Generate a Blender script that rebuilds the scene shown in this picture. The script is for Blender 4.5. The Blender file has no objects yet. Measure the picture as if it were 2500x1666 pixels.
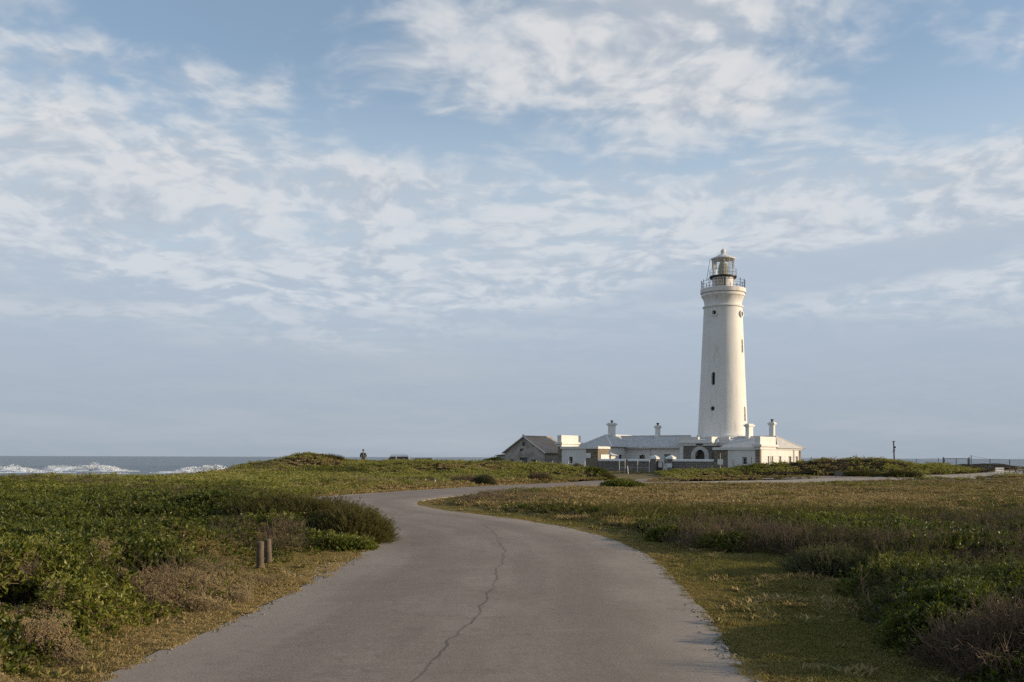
import bpy, math, random
import numpy as np
from mathutils import Vector, Matrix
random.seed(7); np.random.seed(7)
R = math.radians
scene = bpy.context.scene
COL = scene.collection

# ------------------------------------------------------------------ camera
CAM_H, F_PX = 2.0, 2430.0                 # eye height; focal length in pixels of a 2500 px wide frame
cam_d = bpy.data.cameras.new('camera'); cam = bpy.data.objects.new('camera', cam_d); COL.objects.link(cam)
cam.location = (0, 0, CAM_H)
cam.rotation_euler = (Matrix.Rotation(R(90), 3, 'X') @ Matrix.Rotation(R(0.17), 3, 'Z')).to_euler()
cam_d.sensor_width = 36.0; cam_d.lens = 36.0*F_PX/2500.0
cam_d.shift_y = (1117.0-833.0)/2500.0
cam_d.clip_start = 0.1; cam_d.clip_end = 90000.0
scene.camera = cam

# ------------------------------------------------------------------ light
SUN_AZ, SUN_EL = 4.0, 13.5                # degrees: azimuth from +X towards the camera side (-Y), elevation
sdir = Vector((math.cos(R(SUN_AZ))*math.cos(R(SUN_EL)), -math.sin(R(SUN_AZ))*math.cos(R(SUN_EL)), math.sin(R(SUN_EL))))
sun_d = bpy.data.lights.new('sun', 'SUN'); sun = bpy.data.objects.new('sun', sun_d); COL.objects.link(sun)
sun_d.energy = 5.0; sun_d.angle = R(0.6); sun_d.color = (1.0, 0.81, 0.57)
sun.rotation_euler = (-sdir).to_track_quat('-Z', 'Y').to_euler(); sun.location = (60, -10, 40)

vs = scene.view_settings
vs.view_transform = 'Standard'; vs.look = 'None'; vs.gamma = 1.0; vs.exposure = 0.0; vs.use_curve_mapping = False
scene.display_settings.display_device = 'sRGB'
scene.render.engine = 'CYCLES'
scene.cycles.max_bounces = 6; scene.cycles.diffuse_bounces = 2; scene.cycles.glossy_bounces = 3
scene.cycles.transmission_bounces = 6; scene.cycles.transparent_max_bounces = 8
scene.cycles.use_denoising = False; scene.cycles.use_adaptive_sampling = True; scene.cycles.adaptive_threshold = 0.01
scene.cycles.sample_clamp_indirect = 4.0

# ------------------------------------------------------------------ node helper
class NT:
    def __init__(s, tree): s.t = tree; s.n = tree.nodes; s.l = tree.links
    def node(s, typ, **kw):
        n = s.n.new(typ)
        for k, v in kw.items(): setattr(n, k, v)
        return n
    def put(s, sock, v):
        if hasattr(v, 'is_output'): s.l.new(v, sock)
        elif v is not None: sock.default_value = v
    def math(s, op, a, b=None, c=None, clamp=False):
        n = s.node('ShaderNodeMath', operation=op); n.use_clamp = clamp
        for i, v in enumerate((a, b, c)):
            if v is not None: s.put(n.inputs[i], v)
        return n.outputs[0]
    def vmath(s, op, a, b=None):
        n = s.node('ShaderNodeVectorMath', operation=op); s.put(n.inputs[0], a)
        if b is not None: s.put(n.inputs[1], b)
        return n.outputs[0]
    def vscale(s, a, f):
        n = s.node('ShaderNodeVectorMath', operation='SCALE'); s.put(n.inputs[0], a); s.put(n.inputs['Scale'], f); return n.outputs[0]
    def xyz(s, x, y, z):
        n = s.node('ShaderNodeCombineXYZ')
        for i, v in enumerate((x, y, z)): s.put(n.inputs[i], v)
        return n.outputs[0]
    def sep(s, v):
        n = s.node('ShaderNodeSeparateXYZ'); s.put(n.inputs[0], v); return n.outputs
    def noise(s, vec, scale, detail=4, rough=0.55, dist=0.0, lac=2.0, dims='3D'):
        n = s.node('ShaderNodeTexNoise', noise_dimensions=dims)
        if vec is not None: s.l.new(vec, n.inputs['Vector'])
        n.inputs['Scale'].default_value = scale; n.inputs['Detail'].default_value = detail
        n.inputs['Roughness'].default_value = rough; n.inputs['Distortion'].default_value = dist
        n.inputs['Lacunarity'].default_value = lac
        return n.outputs['Fac']
    def smooth(s, v, lo, hi, a=0.0, b=1.0):
        n = s.node('ShaderNodeMapRange', interpolation_type='SMOOTHSTEP')
        s.put(n.inputs['Value'], v); s.put(n.inputs['From Min'], lo); s.put(n.inputs['From Max'], hi)
        s.put(n.inputs['To Min'], a); s.put(n.inputs['To Max'], b)
        return n.outputs['Result']
    def lin(s, v, lo, hi, a=0.0, b=1.0):
        n = s.node('ShaderNodeMapRange')
        s.put(n.inputs['Value'], v); s.put(n.inputs['From Min'], lo); s.put(n.inputs['From Max'], hi)
        s.put(n.inputs['To Min'], a); s.put(n.inputs['To Max'], b)
        return n.outputs['Result']
    def mix(s, f, a, b, blend='MIX'):
        n = s.node('ShaderNodeMix', data_type='RGBA', blend_type=blend)
        s.put(n.inputs[0], f)
        for i, v in ((6, a), (7, b)):
            if not hasattr(v, 'is_output') and len(v) == 3: v = (*v, 1.0)
            s.put(n.inputs[i], v)
        return n.outputs[2]
    def ramp(s, v, stops, interp='LINEAR'):
        n = s.node('ShaderNodeValToRGB'); s.put(n.inputs[0], v); cr = n.color_ramp; cr.interpolation = interp
        while len(cr.elements) < len(stops): cr.elements.new(0.5)
        for e, (p, c) in zip(cr.elements, stops): e.position = p; e.color = (*c, 1.0)
        return n.outputs[0]
    def bump(s, h, strength=0.5, dist=0.1, normal=None):
        n = s.node('ShaderNodeBump'); s.put(n.inputs['Height'], h)
        n.inputs['Strength'].default_value = strength; n.inputs['Distance'].default_value = dist
        if normal is not None: s.l.new(normal, n.inputs['Normal'])
        return n.outputs[0]

# ------------------------------------------------------------------ sky: clear air above, broken altocumulus sheet, hazy low deck
world = bpy.data.worlds.new('World'); scene.world = world; world.use_nodes = True
w = NT(world.node_tree); w.n.clear()
sky = w.node('ShaderNodeTexSky', sky_type='NISHITA'); sky.sun_disc = False
sky.sun_elevation = R(SUN_EL); sky.sun_rotation = R(90.0+SUN_AZ)
sky.altitude = 10; sky.air_density = 1.0; sky.dust_density = 0.6; sky.ozone_density = 2.0
dirv = w.node('ShaderNodeTexCoord').outputs['Generated']
dx, dy, dz = w.sep(dirv)
el = w.math('ARCSINE', dz)                                   # radians
az = w.math('ARCTAN2', dx, dy)                               # 0 straight ahead, + to the right
zc = w.math('MAXIMUM', dz, 0.0)
den = w.math('ADD', zc, 0.17)
px, py = w.math('DIVIDE', dx, den), w.math('DIVIDE', dy, den)
P = w.xyz(px, py, 0.0)
def blob(a0, e0, ra, re, tilt=0.0):                          # soft patch of the cloud field: azimuth, elevation and radii in degrees
    da = w.math('MULTIPLY', w.math('SUBTRACT', az, R(a0)), 1.0/R(ra))
    de = w.math('MULTIPLY', w.math('SUBTRACT', w.math('SUBTRACT', el, R(e0)), w.math('MULTIPLY', w.math('SUBTRACT', az, R(a0)), tilt)), 1.0/R(re))
    r2 = w.math('ADD', w.math('MULTIPLY', da, da), w.math('MULTIPLY', de, de))
    return w.math('EXPONENT', w.math('MULTIPLY', r2, -1.0))
def add(*a):
    s = a[0]
    for v in a[1:]: s = w.math('ADD', s, v)
    return s
def sc(v, k): return w.math('MULTIPLY', v, k)
# domain warp, then a broad field and a puffy field
wn = w.node('ShaderNodeTexNoise', noise_dimensions='2D'); w.l.new(P, wn.inputs['Vector']); wn.inputs['Scale'].default_value = 2.0; wn.inputs['Detail'].default_value = 2
warp = w.vscale(w.vmath('SUBTRACT', wn.outputs['Color'], (0.5, 0.5, 0.5)), 0.22)
PW = w.vmath('ADD', P, warp)
def puffs(scale):                                             # scale < 1: the same field a step up and towards the sun
    q = w.vmath('ADD', w.vscale(PW, scale), (1.7 + (1.0-scale)*1.2, 2.9, 0))
    return add(sc(w.noise(q, 3.4, 3, 0.52, dims='2D'), 0.50), sc(w.noise(q, 13.0, 3, 0.55, dims='2D'), 0.38), 0.09)
big = w.noise(w.vmath('ADD', PW, (3.1, 7.4, 0)), 1.2, 2, 0.5, dims='2D')
fine, fine_s = puffs(1.0), puffs(0.965)
lay = add(sc(blob(5, 22.8, 13, 4.4, -0.10), 0.30), sc(blob(10, 19.3, 9, 2.0, -0.1), 0.12), sc(blob(-8, 15.6, 18, 1.8, -0.05), 0.14), sc(blob(-25, 17.2, 5.5, 2.6), 0.20),
          sc(blob(-27.5, 24, 2.6, 2.2), 0.26), sc(blob(22, 15.8, 8, 1.8, 0.1), 0.10), sc(blob(-15.8, 19.9, 6.5, 1.5), 0.19), sc(blob(26, 20.8, 3.2, 1.1), 0.22),
          sc(blob(-17.0, 23.0, 8.0, 2.4), -0.34), sc(blob(22.5, 20.0, 5.5, 3.0), -0.22), sc(blob(-8, 18.3, 9, 0.8), -0.12), sc(blob(14, 16.6, 9, 0.9), -0.10),
          sc(w.smooth(el, R(18), R(13)), 0.26), sc(w.smooth(el, R(12.5), R(9.0)), 0.12))
dens = add(sc(big, 0.40), sc(fine, 1.05), lay)
cov = w.smooth(dens, 0.66, 1.10)
thick = w.smooth(dens, 0.84, 1.20)
lit = w.smooth(w.math('SUBTRACT', fine, fine_s), -0.12, 0.13)
cl_light = w.mix(w.smooth(el, R(8), R(20)), (0.635, 0.68, 0.735), (0.73, 0.735, 0.745))
cl_dark = w.mix(w.smooth(el, R(8), R(20)), (0.445, 0.525, 0.625), (0.43, 0.485, 0.56))
shade = w.math('ADD', sc(lit, 1.0), sc(w.math('SUBTRACT', 1.0, thick), 0.30), clamp=True)
cl = w.mix(shade, cl_dark, cl_light)
clear = w.mix(1.0, sky.outputs[0], (0.205, 0.19, 0.178), 'MULTIPLY')
veil = w.mix(add(sc(w.smooth(el, R(22), R(13)), 0.60), 0.16), clear, (0.50, 0.60, 0.71))      # thin high veil
col = w.mix(sc(cov, 0.93), veil, cl)
# low deck of smooth grey-blue haze, with long soft streaks
pst = w.xyz(sc(az, 2.2), sc(el, 26.0), 0.3)
st = w.noise(pst, 1.0, 3, 0.5, 0.3, dims='2D')
hz = w.smooth(add(el, sc(w.math('SUBTRACT', st, 0.5), R(5.0)), sc(blob(21, 10.9, 16, 1.25, 0.12), -R(6.5)), sc(blob(-25, 8.6, 9, 1.2, -0.03), -R(2.0)),
                  sc(blob(-2, 9.2, 12, 1.6), R(1.6))), R(9.4), R(6.0))
hcol = w.ramp(w.lin(el, R(-1), R(12)), [(0.0, (0.335, 0.388, 0.455)), (0.25, (0.380, 0.442, 0.520)), (0.6, (0.425, 0.500, 0.598)), (1.0, (0.455, 0.540, 0.645))])
hcol = w.mix(sc(w.smooth(st, 0.45, 0.75), 0.40), hcol, (0.47, 0.52, 0.575))
col = w.mix(sc(hz, 0.92), col, hcol)
bg = w.node('ShaderNodeBackground'); w.l.new(w.vscale(col, 10.0), bg.inputs['Color']); bg.inputs['Strength'].default_value = 0.1
wo = w.node('ShaderNodeOutputWorld'); w.l.new(bg.outputs[0], wo.inputs['Surface'])
world.cycles.sampling_method = 'MANUAL'; world.cycles.sample_map_resolution = 1024

# ------------------------------------------------------------------ numeric helpers
def _hash(ix, iy, seed):
    h = (ix.astype(np.int64)*374761393 + iy.astype(np.int64)*668265263 + seed*974634713) & 0xffffffff
    h = ((h ^ (h >> 13))*1274126177) & 0xffffffff
    return ((h ^ (h >> 16)) & 0xffffff).astype(np.float64)/float(0xffffff)
def vnoise(x, y, seed=0):
    x = np.asarray(x, float); y = np.asarray(y, float)
    ix, iy = np.floor(x), np.floor(y); fx, fy = x-ix, y-iy
    fx = fx*fx*(3-2*fx); fy = fy*fy*(3-2*fy)
    a, b = _hash(ix, iy, seed), _hash(ix+1, iy, seed); c, d = _hash(ix, iy+1, seed), _hash(ix+1, iy+1, seed)
    return (a*(1-fx)+b*fx)*(1-fy)+(c*(1-fx)+d*fx)*fy
def fbm(x, y, seed=0, octv=4, rough=0.5):
    s = 0; a = 1.0; t = 0
    for k in range(octv):
        s = s+a*vnoise(np.asarray(x)*2**k+17.3*k, np.asarray(y)*2**k-9.1*k, seed+k*13); t += a; a *= rough
    return s/t
def domes(x, y, cell, seed):
    """rounded humps one to a cell, 0 between them to 1 on top"""
    x = np.asarray(x)/cell; y = np.asarray(y)/cell; ix, iy = np.floor(x), np.floor(y); best = np.full(np.shape(x), -1.0)
    for a in (-1, 0, 1):
        for b in (-1, 0, 1):
            jx, jy = ix+a, iy+b; r = 0.62+0.40*_hash(jx, jy, seed+2)
            d2 = (x-jx-_hash(jx, jy, seed))**2+(y-jy-_hash(jx, jy, seed+1))**2
            best = np.maximum(best, (1-d2/(r*r))*(0.55+0.45*_hash(jx, jy, seed+3)))
    return np.sqrt(np.clip(best, 0, 1))
def sstep(lo, hi, v):
    t = np.clip((np.asarray(v, float)-lo)/(hi-lo), 0, 1); return t*t*(3-2*t)
def spline(pts, step=0.4):
    p = np.array(pts, float); p = np.vstack([2*p[0]-p[1], p, 2*p[-1]-p[-2]]); out = []
    for i in range(1, len(p)-2):
        n = max(2, int(np.linalg.norm(p[i+1]-p[i])/step))
        t = (np.arange(n)/n)[:, None]
        a, b, c, d = p[i-1], p[i], p[i+1], p[i+2]
        out.append(0.5*((2*b)+(c-a)*t+(2*a-5*b+4*c-d)*t*t+(3*b-a-3*c+d)*t**3))
    out.append(p[-2][None]); return np.vstack(out)
def poly_dist(x, y, line):
    """distance to a polyline, position along it (index + fraction) and the side (+ left of travel)"""
    x = np.ravel(x); y = np.ravel(y)
    best = np.full(x.shape, 1e9); pos = np.zeros(x.shape); side = np.zeros(x.shape)
    for i in range(len(line)-1):
        a, b = line[i][:2], line[i+1][:2]; e = b-a; L2 = e@e
        t = np.clip(((x-a[0])*e[0]+(y-a[1])*e[1])/L2, 0, 1)
        qx, qy = x-a[0]-t*e[0], y-a[1]-t*e[1]; d = np.hypot(qx, qy); m = d < best
        best = np.where(m, d, best); pos = np.where(m, i+t, pos); side = np.where(m, np.sign(e[0]*qy-e[1]*qx), side)
    return best, pos, side

# ------------------------------------------------------------------ layout of the roads and the land
ROAD = spline([(-0.75, -40), (-0.75, -15), (-0.75, 0), (-0.72, 8.8), (-0.5, 11.8), (-0.2, 17), (-0.2, 21.3), (-1.1, 26.7), (-2.9, 31.4), (-5.3, 36.1),
               (-6.95, 42), (-6.6, 47.4), (-4.8, 53.5), (-2.4, 59.5), (1.9, 69), (7.6, 77.0), (13, 79.0)], 0.22)
SAND = spline([(5.0, 73.5), (9.5, 77.8), (15.5, 79.6), (26.5, 86.5), (38, 93), (47, 98), (57, 106), (75, 122), (100, 135)], 0.8)
GATE = spline([(5.5, 76.0), (8.5, 82.5), (12.0, 87.6), (18, 91.5), (26, 93.8), (34, 95)], 0.7)
ROAD_W, SAND_W, GATE_W = 5.80, 7.0, 4.6
LEFT_RIDGE = np.array([(-24.6, 74, 0.15), (-24.5, 80, 0.28), (-23.5, 88, 0.52), (-22.0, 94, 0.78), (-20.3, 100, 1.45), (-17.5, 101, 0.98), (-13, 100, 1.00), (-7.0, 97, 1.10),
                       (-1.5, 94, 1.04), (2.8, 91, 0.92), (6.0, 88.5, 0.74), (7.6, 86.5, 0.30), (8.2, 84.5, 0.0)])
RIGHT_RIDGE = np.array([(12.5, 84.2, 0.10), (15.0, 85.6, 0.62), (18.0, 87.5, 0.85), (22, 91, 0.98), (27, 95, 1.30), (33, 98, 1.70), (38, 99.5, 1.58), (43, 101, 1.15), (48, 104, 1.25), (54, 110, 1.10)])
SEA_Z = -3.6
def land_base(x, y):
    z = 0.32*sstep(86, 102, y)*sstep(70, 20, np.abs(x-10))
    z = z+0.20*sstep(18, 62, y)*sstep(-7, -15, x)
    z = z+0.95*np.exp(-(((x-60)/15)**2+((y-119)/11)**2)/2)
    return z
def land(x, y, dr=None, ds=None, dg=None):
    x = np.asarray(x, float); y = np.asarray(y, float); shp = x.shape; xf, yf = x.ravel(), y.ravel()
    if dr is None: dr = poly_dist(xf, yf, ROAD)[0]-ROAD_W/2
    if ds is None: ds = poly_dist(xf, yf, SAND)[0]-SAND_W/2
    if dg is None: dg = poly_dist(xf, yf, GATE)[0]-GATE_W/2
    z = land_base(xf, yf)
    near = np.minimum(np.minimum(dr, ds), dg); rise = sstep(0.0, 4.5, near)
    def ridge(line, sf, sb):
        d, pos, sd = poly_dist(xf, yf, line); i = np.clip(pos.astype(int), 0, len(line)-2); t = pos-i
        h = line[i, 2]*(1-t)+line[i+1, 2]*t
        s = np.where(sd > 0, sb, sf)                         # left of travel is the far side
        wd = np.clip(h/1.5, 0.35, 1.0)
        return h*np.exp(-(d/(s*wd))**2/2)
    rz = np.maximum(ridge(LEFT_RIDGE, 9.0, 6.0), ridge(RIGHT_RIDGE, 3.2, 5.5))
    rz = rz+0.30*np.exp(-(((xf+20.3)/2.2)**2+((yf-100)/3)**2)/2)
    lumps = (fbm(xf*0.16, yf*0.16, 5, 4)-0.5)*(0.30+0.22*sstep(45, 70, yf))+(fbm(xf*0.6, yf*0.6, 9, 3)-0.5)*0.17
    lumps = lumps+0.20*domes(xf, yf, 3.1, 211)*sstep(1.2, 4.0, near)*sstep(27, 36, yf)*sstep(70, 56, yf)+(fbm(xf*1.15, yf*0.9, 15, 3)-0.5)*0.13*sstep(34, 28, yf)
    z = np.maximum(z, 0)+rise*np.maximum(rz-0.5*np.maximum(z, 0), 0)+lumps*sstep(0.1, 1.6, near)
    # the shore
    az = xf/np.maximum(yf, 1.0); d = np.hypot(xf, yf)
    cd = 71+(40*sstep(-0.345, -0.25, az))+45*sstep(-0.235, -0.12, az)+400*sstep(0.62, 0.8, az)
    cd = np.where(yf < 8, 60+600*sstep(-60, -75, -np.abs(xf)-0), cd)
    cd = np.where(yf < 8, 70+400*sstep(0, -40, yf), cd)
    k = sstep(0, 34, d-cd)
    z = z*(1-k)+(-6.0)*k
    return z.reshape(shp)
# lookup grids so that everything else can be set on the ground
GX = np.arange(-75, 105.01, 0.3); GY = np.arange(-12, 165.01, 0.3)
_gx, _gy = np.meshgrid(GX, GY)
_dr, _pos, _side = poly_dist(_gx, _gy, ROAD); _dr = _dr-ROAD_W/2
_ds = poly_dist(_gx, _gy, SAND)[0]-SAND_W/2; _dg = poly_dist(_gx, _gy, GATE)[0]-GATE_W/2
GRID = {'z': land(_gx.ravel(), _gy.ravel(), _dr, _ds, _dg), 'dr': _dr, 'ds': _ds, 'dg': _dg, 'side': _side}
GRID = {k: v.reshape(_gx.shape) for k, v in GRID.items()}
def look(key, x, y):
    x = np.atleast_1d(np.asarray(x, float)); y = np.atleast_1d(np.asarray(y, float))
    fx = np.clip((x-GX[0])/0.3, 0, len(GX)-1.001); fy = np.clip((y-GY[0])/0.3, 0, len(GY)-1.001)
    i, j = fx.astype(int), fy.astype(int); u, v = fx-i, fy-j; g = GRID[key]
    if key == 'side': return g[np.round(fy).astype(int), np.round(fx).astype(int)]
    return (g[j, i]*(1-u)+g[j, i+1]*u)*(1-v)+(g[j+1, i]*(1-u)+g[j+1, i+1]*u)*v
def gz(x, y): return float(look('z', x, y)[0])

# ------------------------------------------------------------------ mesh helpers
def mesh_obj(name, verts, faces, mat=None, parent=None, smooth=False, loc=None):
    me = bpy.data.meshes.new(name)
    me.from_pydata([tuple(v) for v in verts], [], [tuple(f) for f in faces]); me.update()
    if smooth: me.polygons.foreach_set('use_smooth', [True]*len(me.polygons))
    o = bpy.data.objects.new(name, me); COL.objects.link(o)
    if mat is not None:
        for m in (mat if isinstance(mat, (list, tuple)) else [mat]): me.materials.append(m)
    if parent is not None: o.parent = parent
    if loc is not None: o.location = loc
    return o
def np_mesh(name, V, Fq, mat, smooth=False, parent=None, attrs=None, link=True):
    """V (n,3), Fq (m,k) arrays of equal-sided faces"""
    V = np.asarray(V, np.float32); Fq = np.asarray(Fq, np.int32); k = Fq.shape[1]
    me = bpy.data.meshes.new(name)
    me.vertices.add(len(V)); me.vertices.foreach_set('co', V.ravel())
    me.loops.add(Fq.size); me.loops.foreach_set('vertex_index', Fq.ravel())
    me.polygons.add(len(Fq)); me.polygons.foreach_set('loop_start', np.arange(0, Fq.size, k, dtype=np.int32))
    me.polygons.foreach_set('loop_total', np.full(len(Fq), k, np.int32))
    me.polygons.foreach_set('use_smooth', np.full(len(Fq), bool(smooth)))
    me.update(calc_edges=True)
    for nm, (dom, arr) in (attrs or {}).items():
        a = me.attributes.new(nm, 'FLOAT', dom); a.data.foreach_set('value', np.asarray(arr, np.float32))
    if mat is not None: me.materials.append(mat)
    o = bpy.data.objects.new(name, me)
    if link: COL.objects.link(o)
    if parent is not None: o.parent = parent
    return o
def grid_faces(nx, ny):
    i = np.arange(nx-1)[None, :]+np.arange(ny-1)[:, None]*nx
    return np.stack([i, i+1, i+1+nx, i+nx], -1).reshape(-1, 4)
def tag(o, label=None, cat=None, group=None, kind=None):
    if label: o['label'] = label
    if cat: o['category'] = cat
    if group: o['group'] = group
    if kind: o['kind'] = kind
    return o
def thing(name, label, cat, loc, rz=0.0, group=None):
    o = bpy.data.objects.new(name, None); COL.objects.link(o); o.location = loc; o.rotation_euler = (0, 0, rz); o.empty_display_size = 0.3
    return tag(o, label, cat, group)

class MB:
    """collects shapes, then builds them as one mesh object"""
    def __init__(s): s.v = []; s.f = []; s.m = []; s.mi = 0
    def add(s, V, Fc):
        b = len(s.v); s.v += [tuple(map(float, p)) for p in V]; s.f += [tuple(b+i for i in f) for f in Fc]; s.m += [s.mi]*len(Fc); return s
    def hexa(s, p): return s.add(p, [(0, 3, 2, 1), (4, 5, 6, 7), (0, 1, 5, 4), (1, 2, 6, 5), (2, 3, 7, 6), (3, 0, 4, 7)])
    def box(s, x0, x1, y0, y1, z0, z1):
        return s.hexa([(x0, y0, z0), (x1, y0, z0), (x1, y1, z0), (x0, y1, z0), (x0, y0, z1), (x1, y0, z1), (x1, y1, z1), (x0, y1, z1)])
    def frus(s, x0, x1, y0, y1, z0, X0, X1, Y0, Y1, z1):
        return s.hexa([(x0, y0, z0), (x1, y0, z0), (x1, y1, z0), (x0, y1, z0), (X0, Y0, z1), (X1, Y0, z1), (X1, Y1, z1), (X0, Y1, z1)])
    def tube(s, pts, r, n=8, cap=True):
        pts = [Vector(p) for p in pts]; rs = r if hasattr(r, '__len__') else [r]*len(pts); V = []; Fc = []
        for i, p in enumerate(pts):
            t = (pts[min(i+1, len(pts)-1)]-pts[max(i-1, 0)]).normalized()
            u = t.cross(Vector((0, 0, 1)) if abs(t.z) < 0.95 else Vector((1, 0, 0))).normalized(); v = t.cross(u)
            for k in range(n):
                a = 2*math.pi*k/n; V.append(p+(u*math.cos(a)+v*math.sin(a))*rs[i])
        for i in range(len(pts)-1):
            for k in range(n): Fc.append((i*n+k, i*n+(k+1) % n, (i+1)*n+(k+1) % n, (i+1)*n+k))
        if cap: Fc.append(tuple(range(n-1, -1, -1))); Fc.append(tuple((len(pts)-1)*n+k for k in range(n)))
        return s.add(V, Fc)
    def lathe(s, prof, n=48, cx=0, cy=0, a0=0.0, cap=True):
        V = [(cx+r*math.cos(a0+2*math.pi*k/n), cy+r*math.sin(a0+2*math.pi*k/n), z) for r, z in prof for k in range(n)]; Fc = []
        for i in range(len(prof)-1):
            for k in range(n): Fc.append((i*n+k, i*n+(k+1) % n, (i+1)*n+(k+1) % n, (i+1)*n+k))
        if cap: Fc.append(tuple(range(n-1, -1, -1))); Fc.append(tuple((len(prof)-1)*n+k for k in range(n)))
        return s.add(V, Fc)
    def prism(s, poly, axis, c0, c1):
        """poly of 2-D points extruded along axis ('x','y','z') from c0 to c1"""
        def P(p, c): return {'x': (c, p[0], p[1]), 'y': (p[0], c, p[1]), 'z': (p[0], p[1], c)}[axis]
        n = len(poly); V = [P(p, c0) for p in poly]+[P(p, c1) for p in poly]
        Fc = [tuple(range(n-1, -1, -1)), tuple(range(n, 2*n))]+[(i, (i+1) % n, n+(i+1) % n, n+i) for i in range(n)]
        return s.add(V, Fc)
    def build(s, name, mat, parent=None, off=(0, 0, 0), smooth=None, bevel=0.0):
        V = [(x-off[0], y-off[1], z-off[2]) for x, y, z in s.v]
        o = mesh_obj(name, V, s.f, mat, parent)
        me = o.data
        if isinstance(mat, (list, tuple)): me.polygons.foreach_set('material_index', s.m)
        import bmesh
        bm = bmesh.new(); bm.from_mesh(me); bmesh.ops.recalc_face_normals(bm, faces=bm.faces[:]); bm.to_mesh(me); bm.free()
        if smooth:
            me.polygons.foreach_set('use_smooth', [True]*len(me.polygons)); me.set_sharp_from_angle(angle=R(smooth))
        if bevel:
            m = o.modifiers.new('bevel', 'BEVEL'); m.width = bevel; m.segments = 2; m.limit_method = 'ANGLE'; m.angle_limit = R(40)
        return o

# ------------------------------------------------------------------ materials
MATS = {}
def material(name):
    m = bpy.data.materials.new(name); m.use_nodes = True; t = NT(m.node_tree); t.n.clear()
    out = t.node('ShaderNodeOutputMaterial'); bs = t.node('ShaderNodeBsdfPrincipled'); t.l.new(bs.outputs[0], out.inputs['Surface'])
    t.bs, t.out, t.m = bs, out, m
    t.pos = t.node('ShaderNodeNewGeometry').outputs['Position']
    t.obj = t.node('ShaderNodeTexCoord').outputs['Object']
    MATS[name] = m
    return t
def setb(t, col=None, rough=None, normal=None, metal=None, spec=None):
    if col is not None: t.put(t.bs.inputs['Base Color'], col if hasattr(col, 'is_output') else (*col, 1.0))
    if rough is not None: t.put(t.bs.inputs['Roughness'], rough)
    if normal is not None: t.l.new(normal, t.bs.inputs['Normal'])
    if metal is not None: t.bs.inputs['Metallic'].default_value = metal
    if spec is not None: t.bs.inputs['Specular IOR Level'].default_value = spec
def plain(name, c, rough=0.6, var=0.12, scale=3.0, metal=0.0, bump=0.0):
    t = material(name); n = t.noise(t.obj, scale, 5, 0.6)
    col = t.mix(t.smooth(n, 0.3, 0.7), tuple(v*(1-var) for v in c), tuple(min(1, v*(1+var)) for v in c))
    setb(t, col, rough, t.bump(t.noise(t.obj, scale*8, 4, 0.6), bump, 0.02) if bump else None, metal)
    return t.m

# soil and litter of the land
t = material('soil')
n1, n2, n3 = t.noise(t.pos, 0.25, 5, 0.6), t.noise(t.pos, 3.0, 5, 0.65), t.noise(t.pos, 26.0, 4, 0.7)
c = t.mix(t.smooth(n1, 0.35, 0.65), (0.155, 0.125, 0.060), (0.20, 0.150, 0.075))
c = t.mix(t.smooth(n2, 0.45, 0.75), c, (0.105, 0.102, 0.036))
c = t.mix(t.math('MULTIPLY', t.smooth(n3, 0.5, 0.8), 0.6), c, (0.16, 0.125, 0.07))
z = t.sep(t.pos)[2]
c = t.mix(t.smooth(t.math('ADD', z, t.math('MULTIPLY', n2, 0.8)), 0.05, -0.9), c, (0.30, 0.25, 0.18))
setb(t, c, 0.95, t.bump(t.math('ADD', n2, t.math('MULTIPLY', n3, 0.35)), 0.9, 0.06), spec=0.1)

# ------------------------------------------------------------------ the land sheet
xs = np.concatenate([np.linspace(-1500, -130, 14)[:-1], np.linspace(-130, -60, 24)[:-1], np.arange(-60, -14, 0.8), np.arange(-14, 14, 0.3), np.arange(14, 70, 0.7), np.linspace(70, 140, 36), np.linspace(140, 1500, 14)[1:]])
ys = np.concatenate([np.linspace(-1500, -40, 12)[:-1], np.linspace(-40, 4, 40)[:-1], np.arange(4, 34, 0.3), np.arange(34, 60, 0.5), np.arange(60, 112, 0.7), np.linspace(112, 175, 40), np.linspace(175, 260, 8)[1:], np.linspace(260, 1500, 8)[1:]])
mx, my = np.meshgrid(xs, ys)
mz = land(mx, my)
ground = np_mesh('ground', np.stack([mx.ravel(), my.ravel(), mz.ravel()], -1), grid_faces(len(xs), len(ys)), MATS['soil'], smooth=True)
tag(ground, kind='structure')

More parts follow.
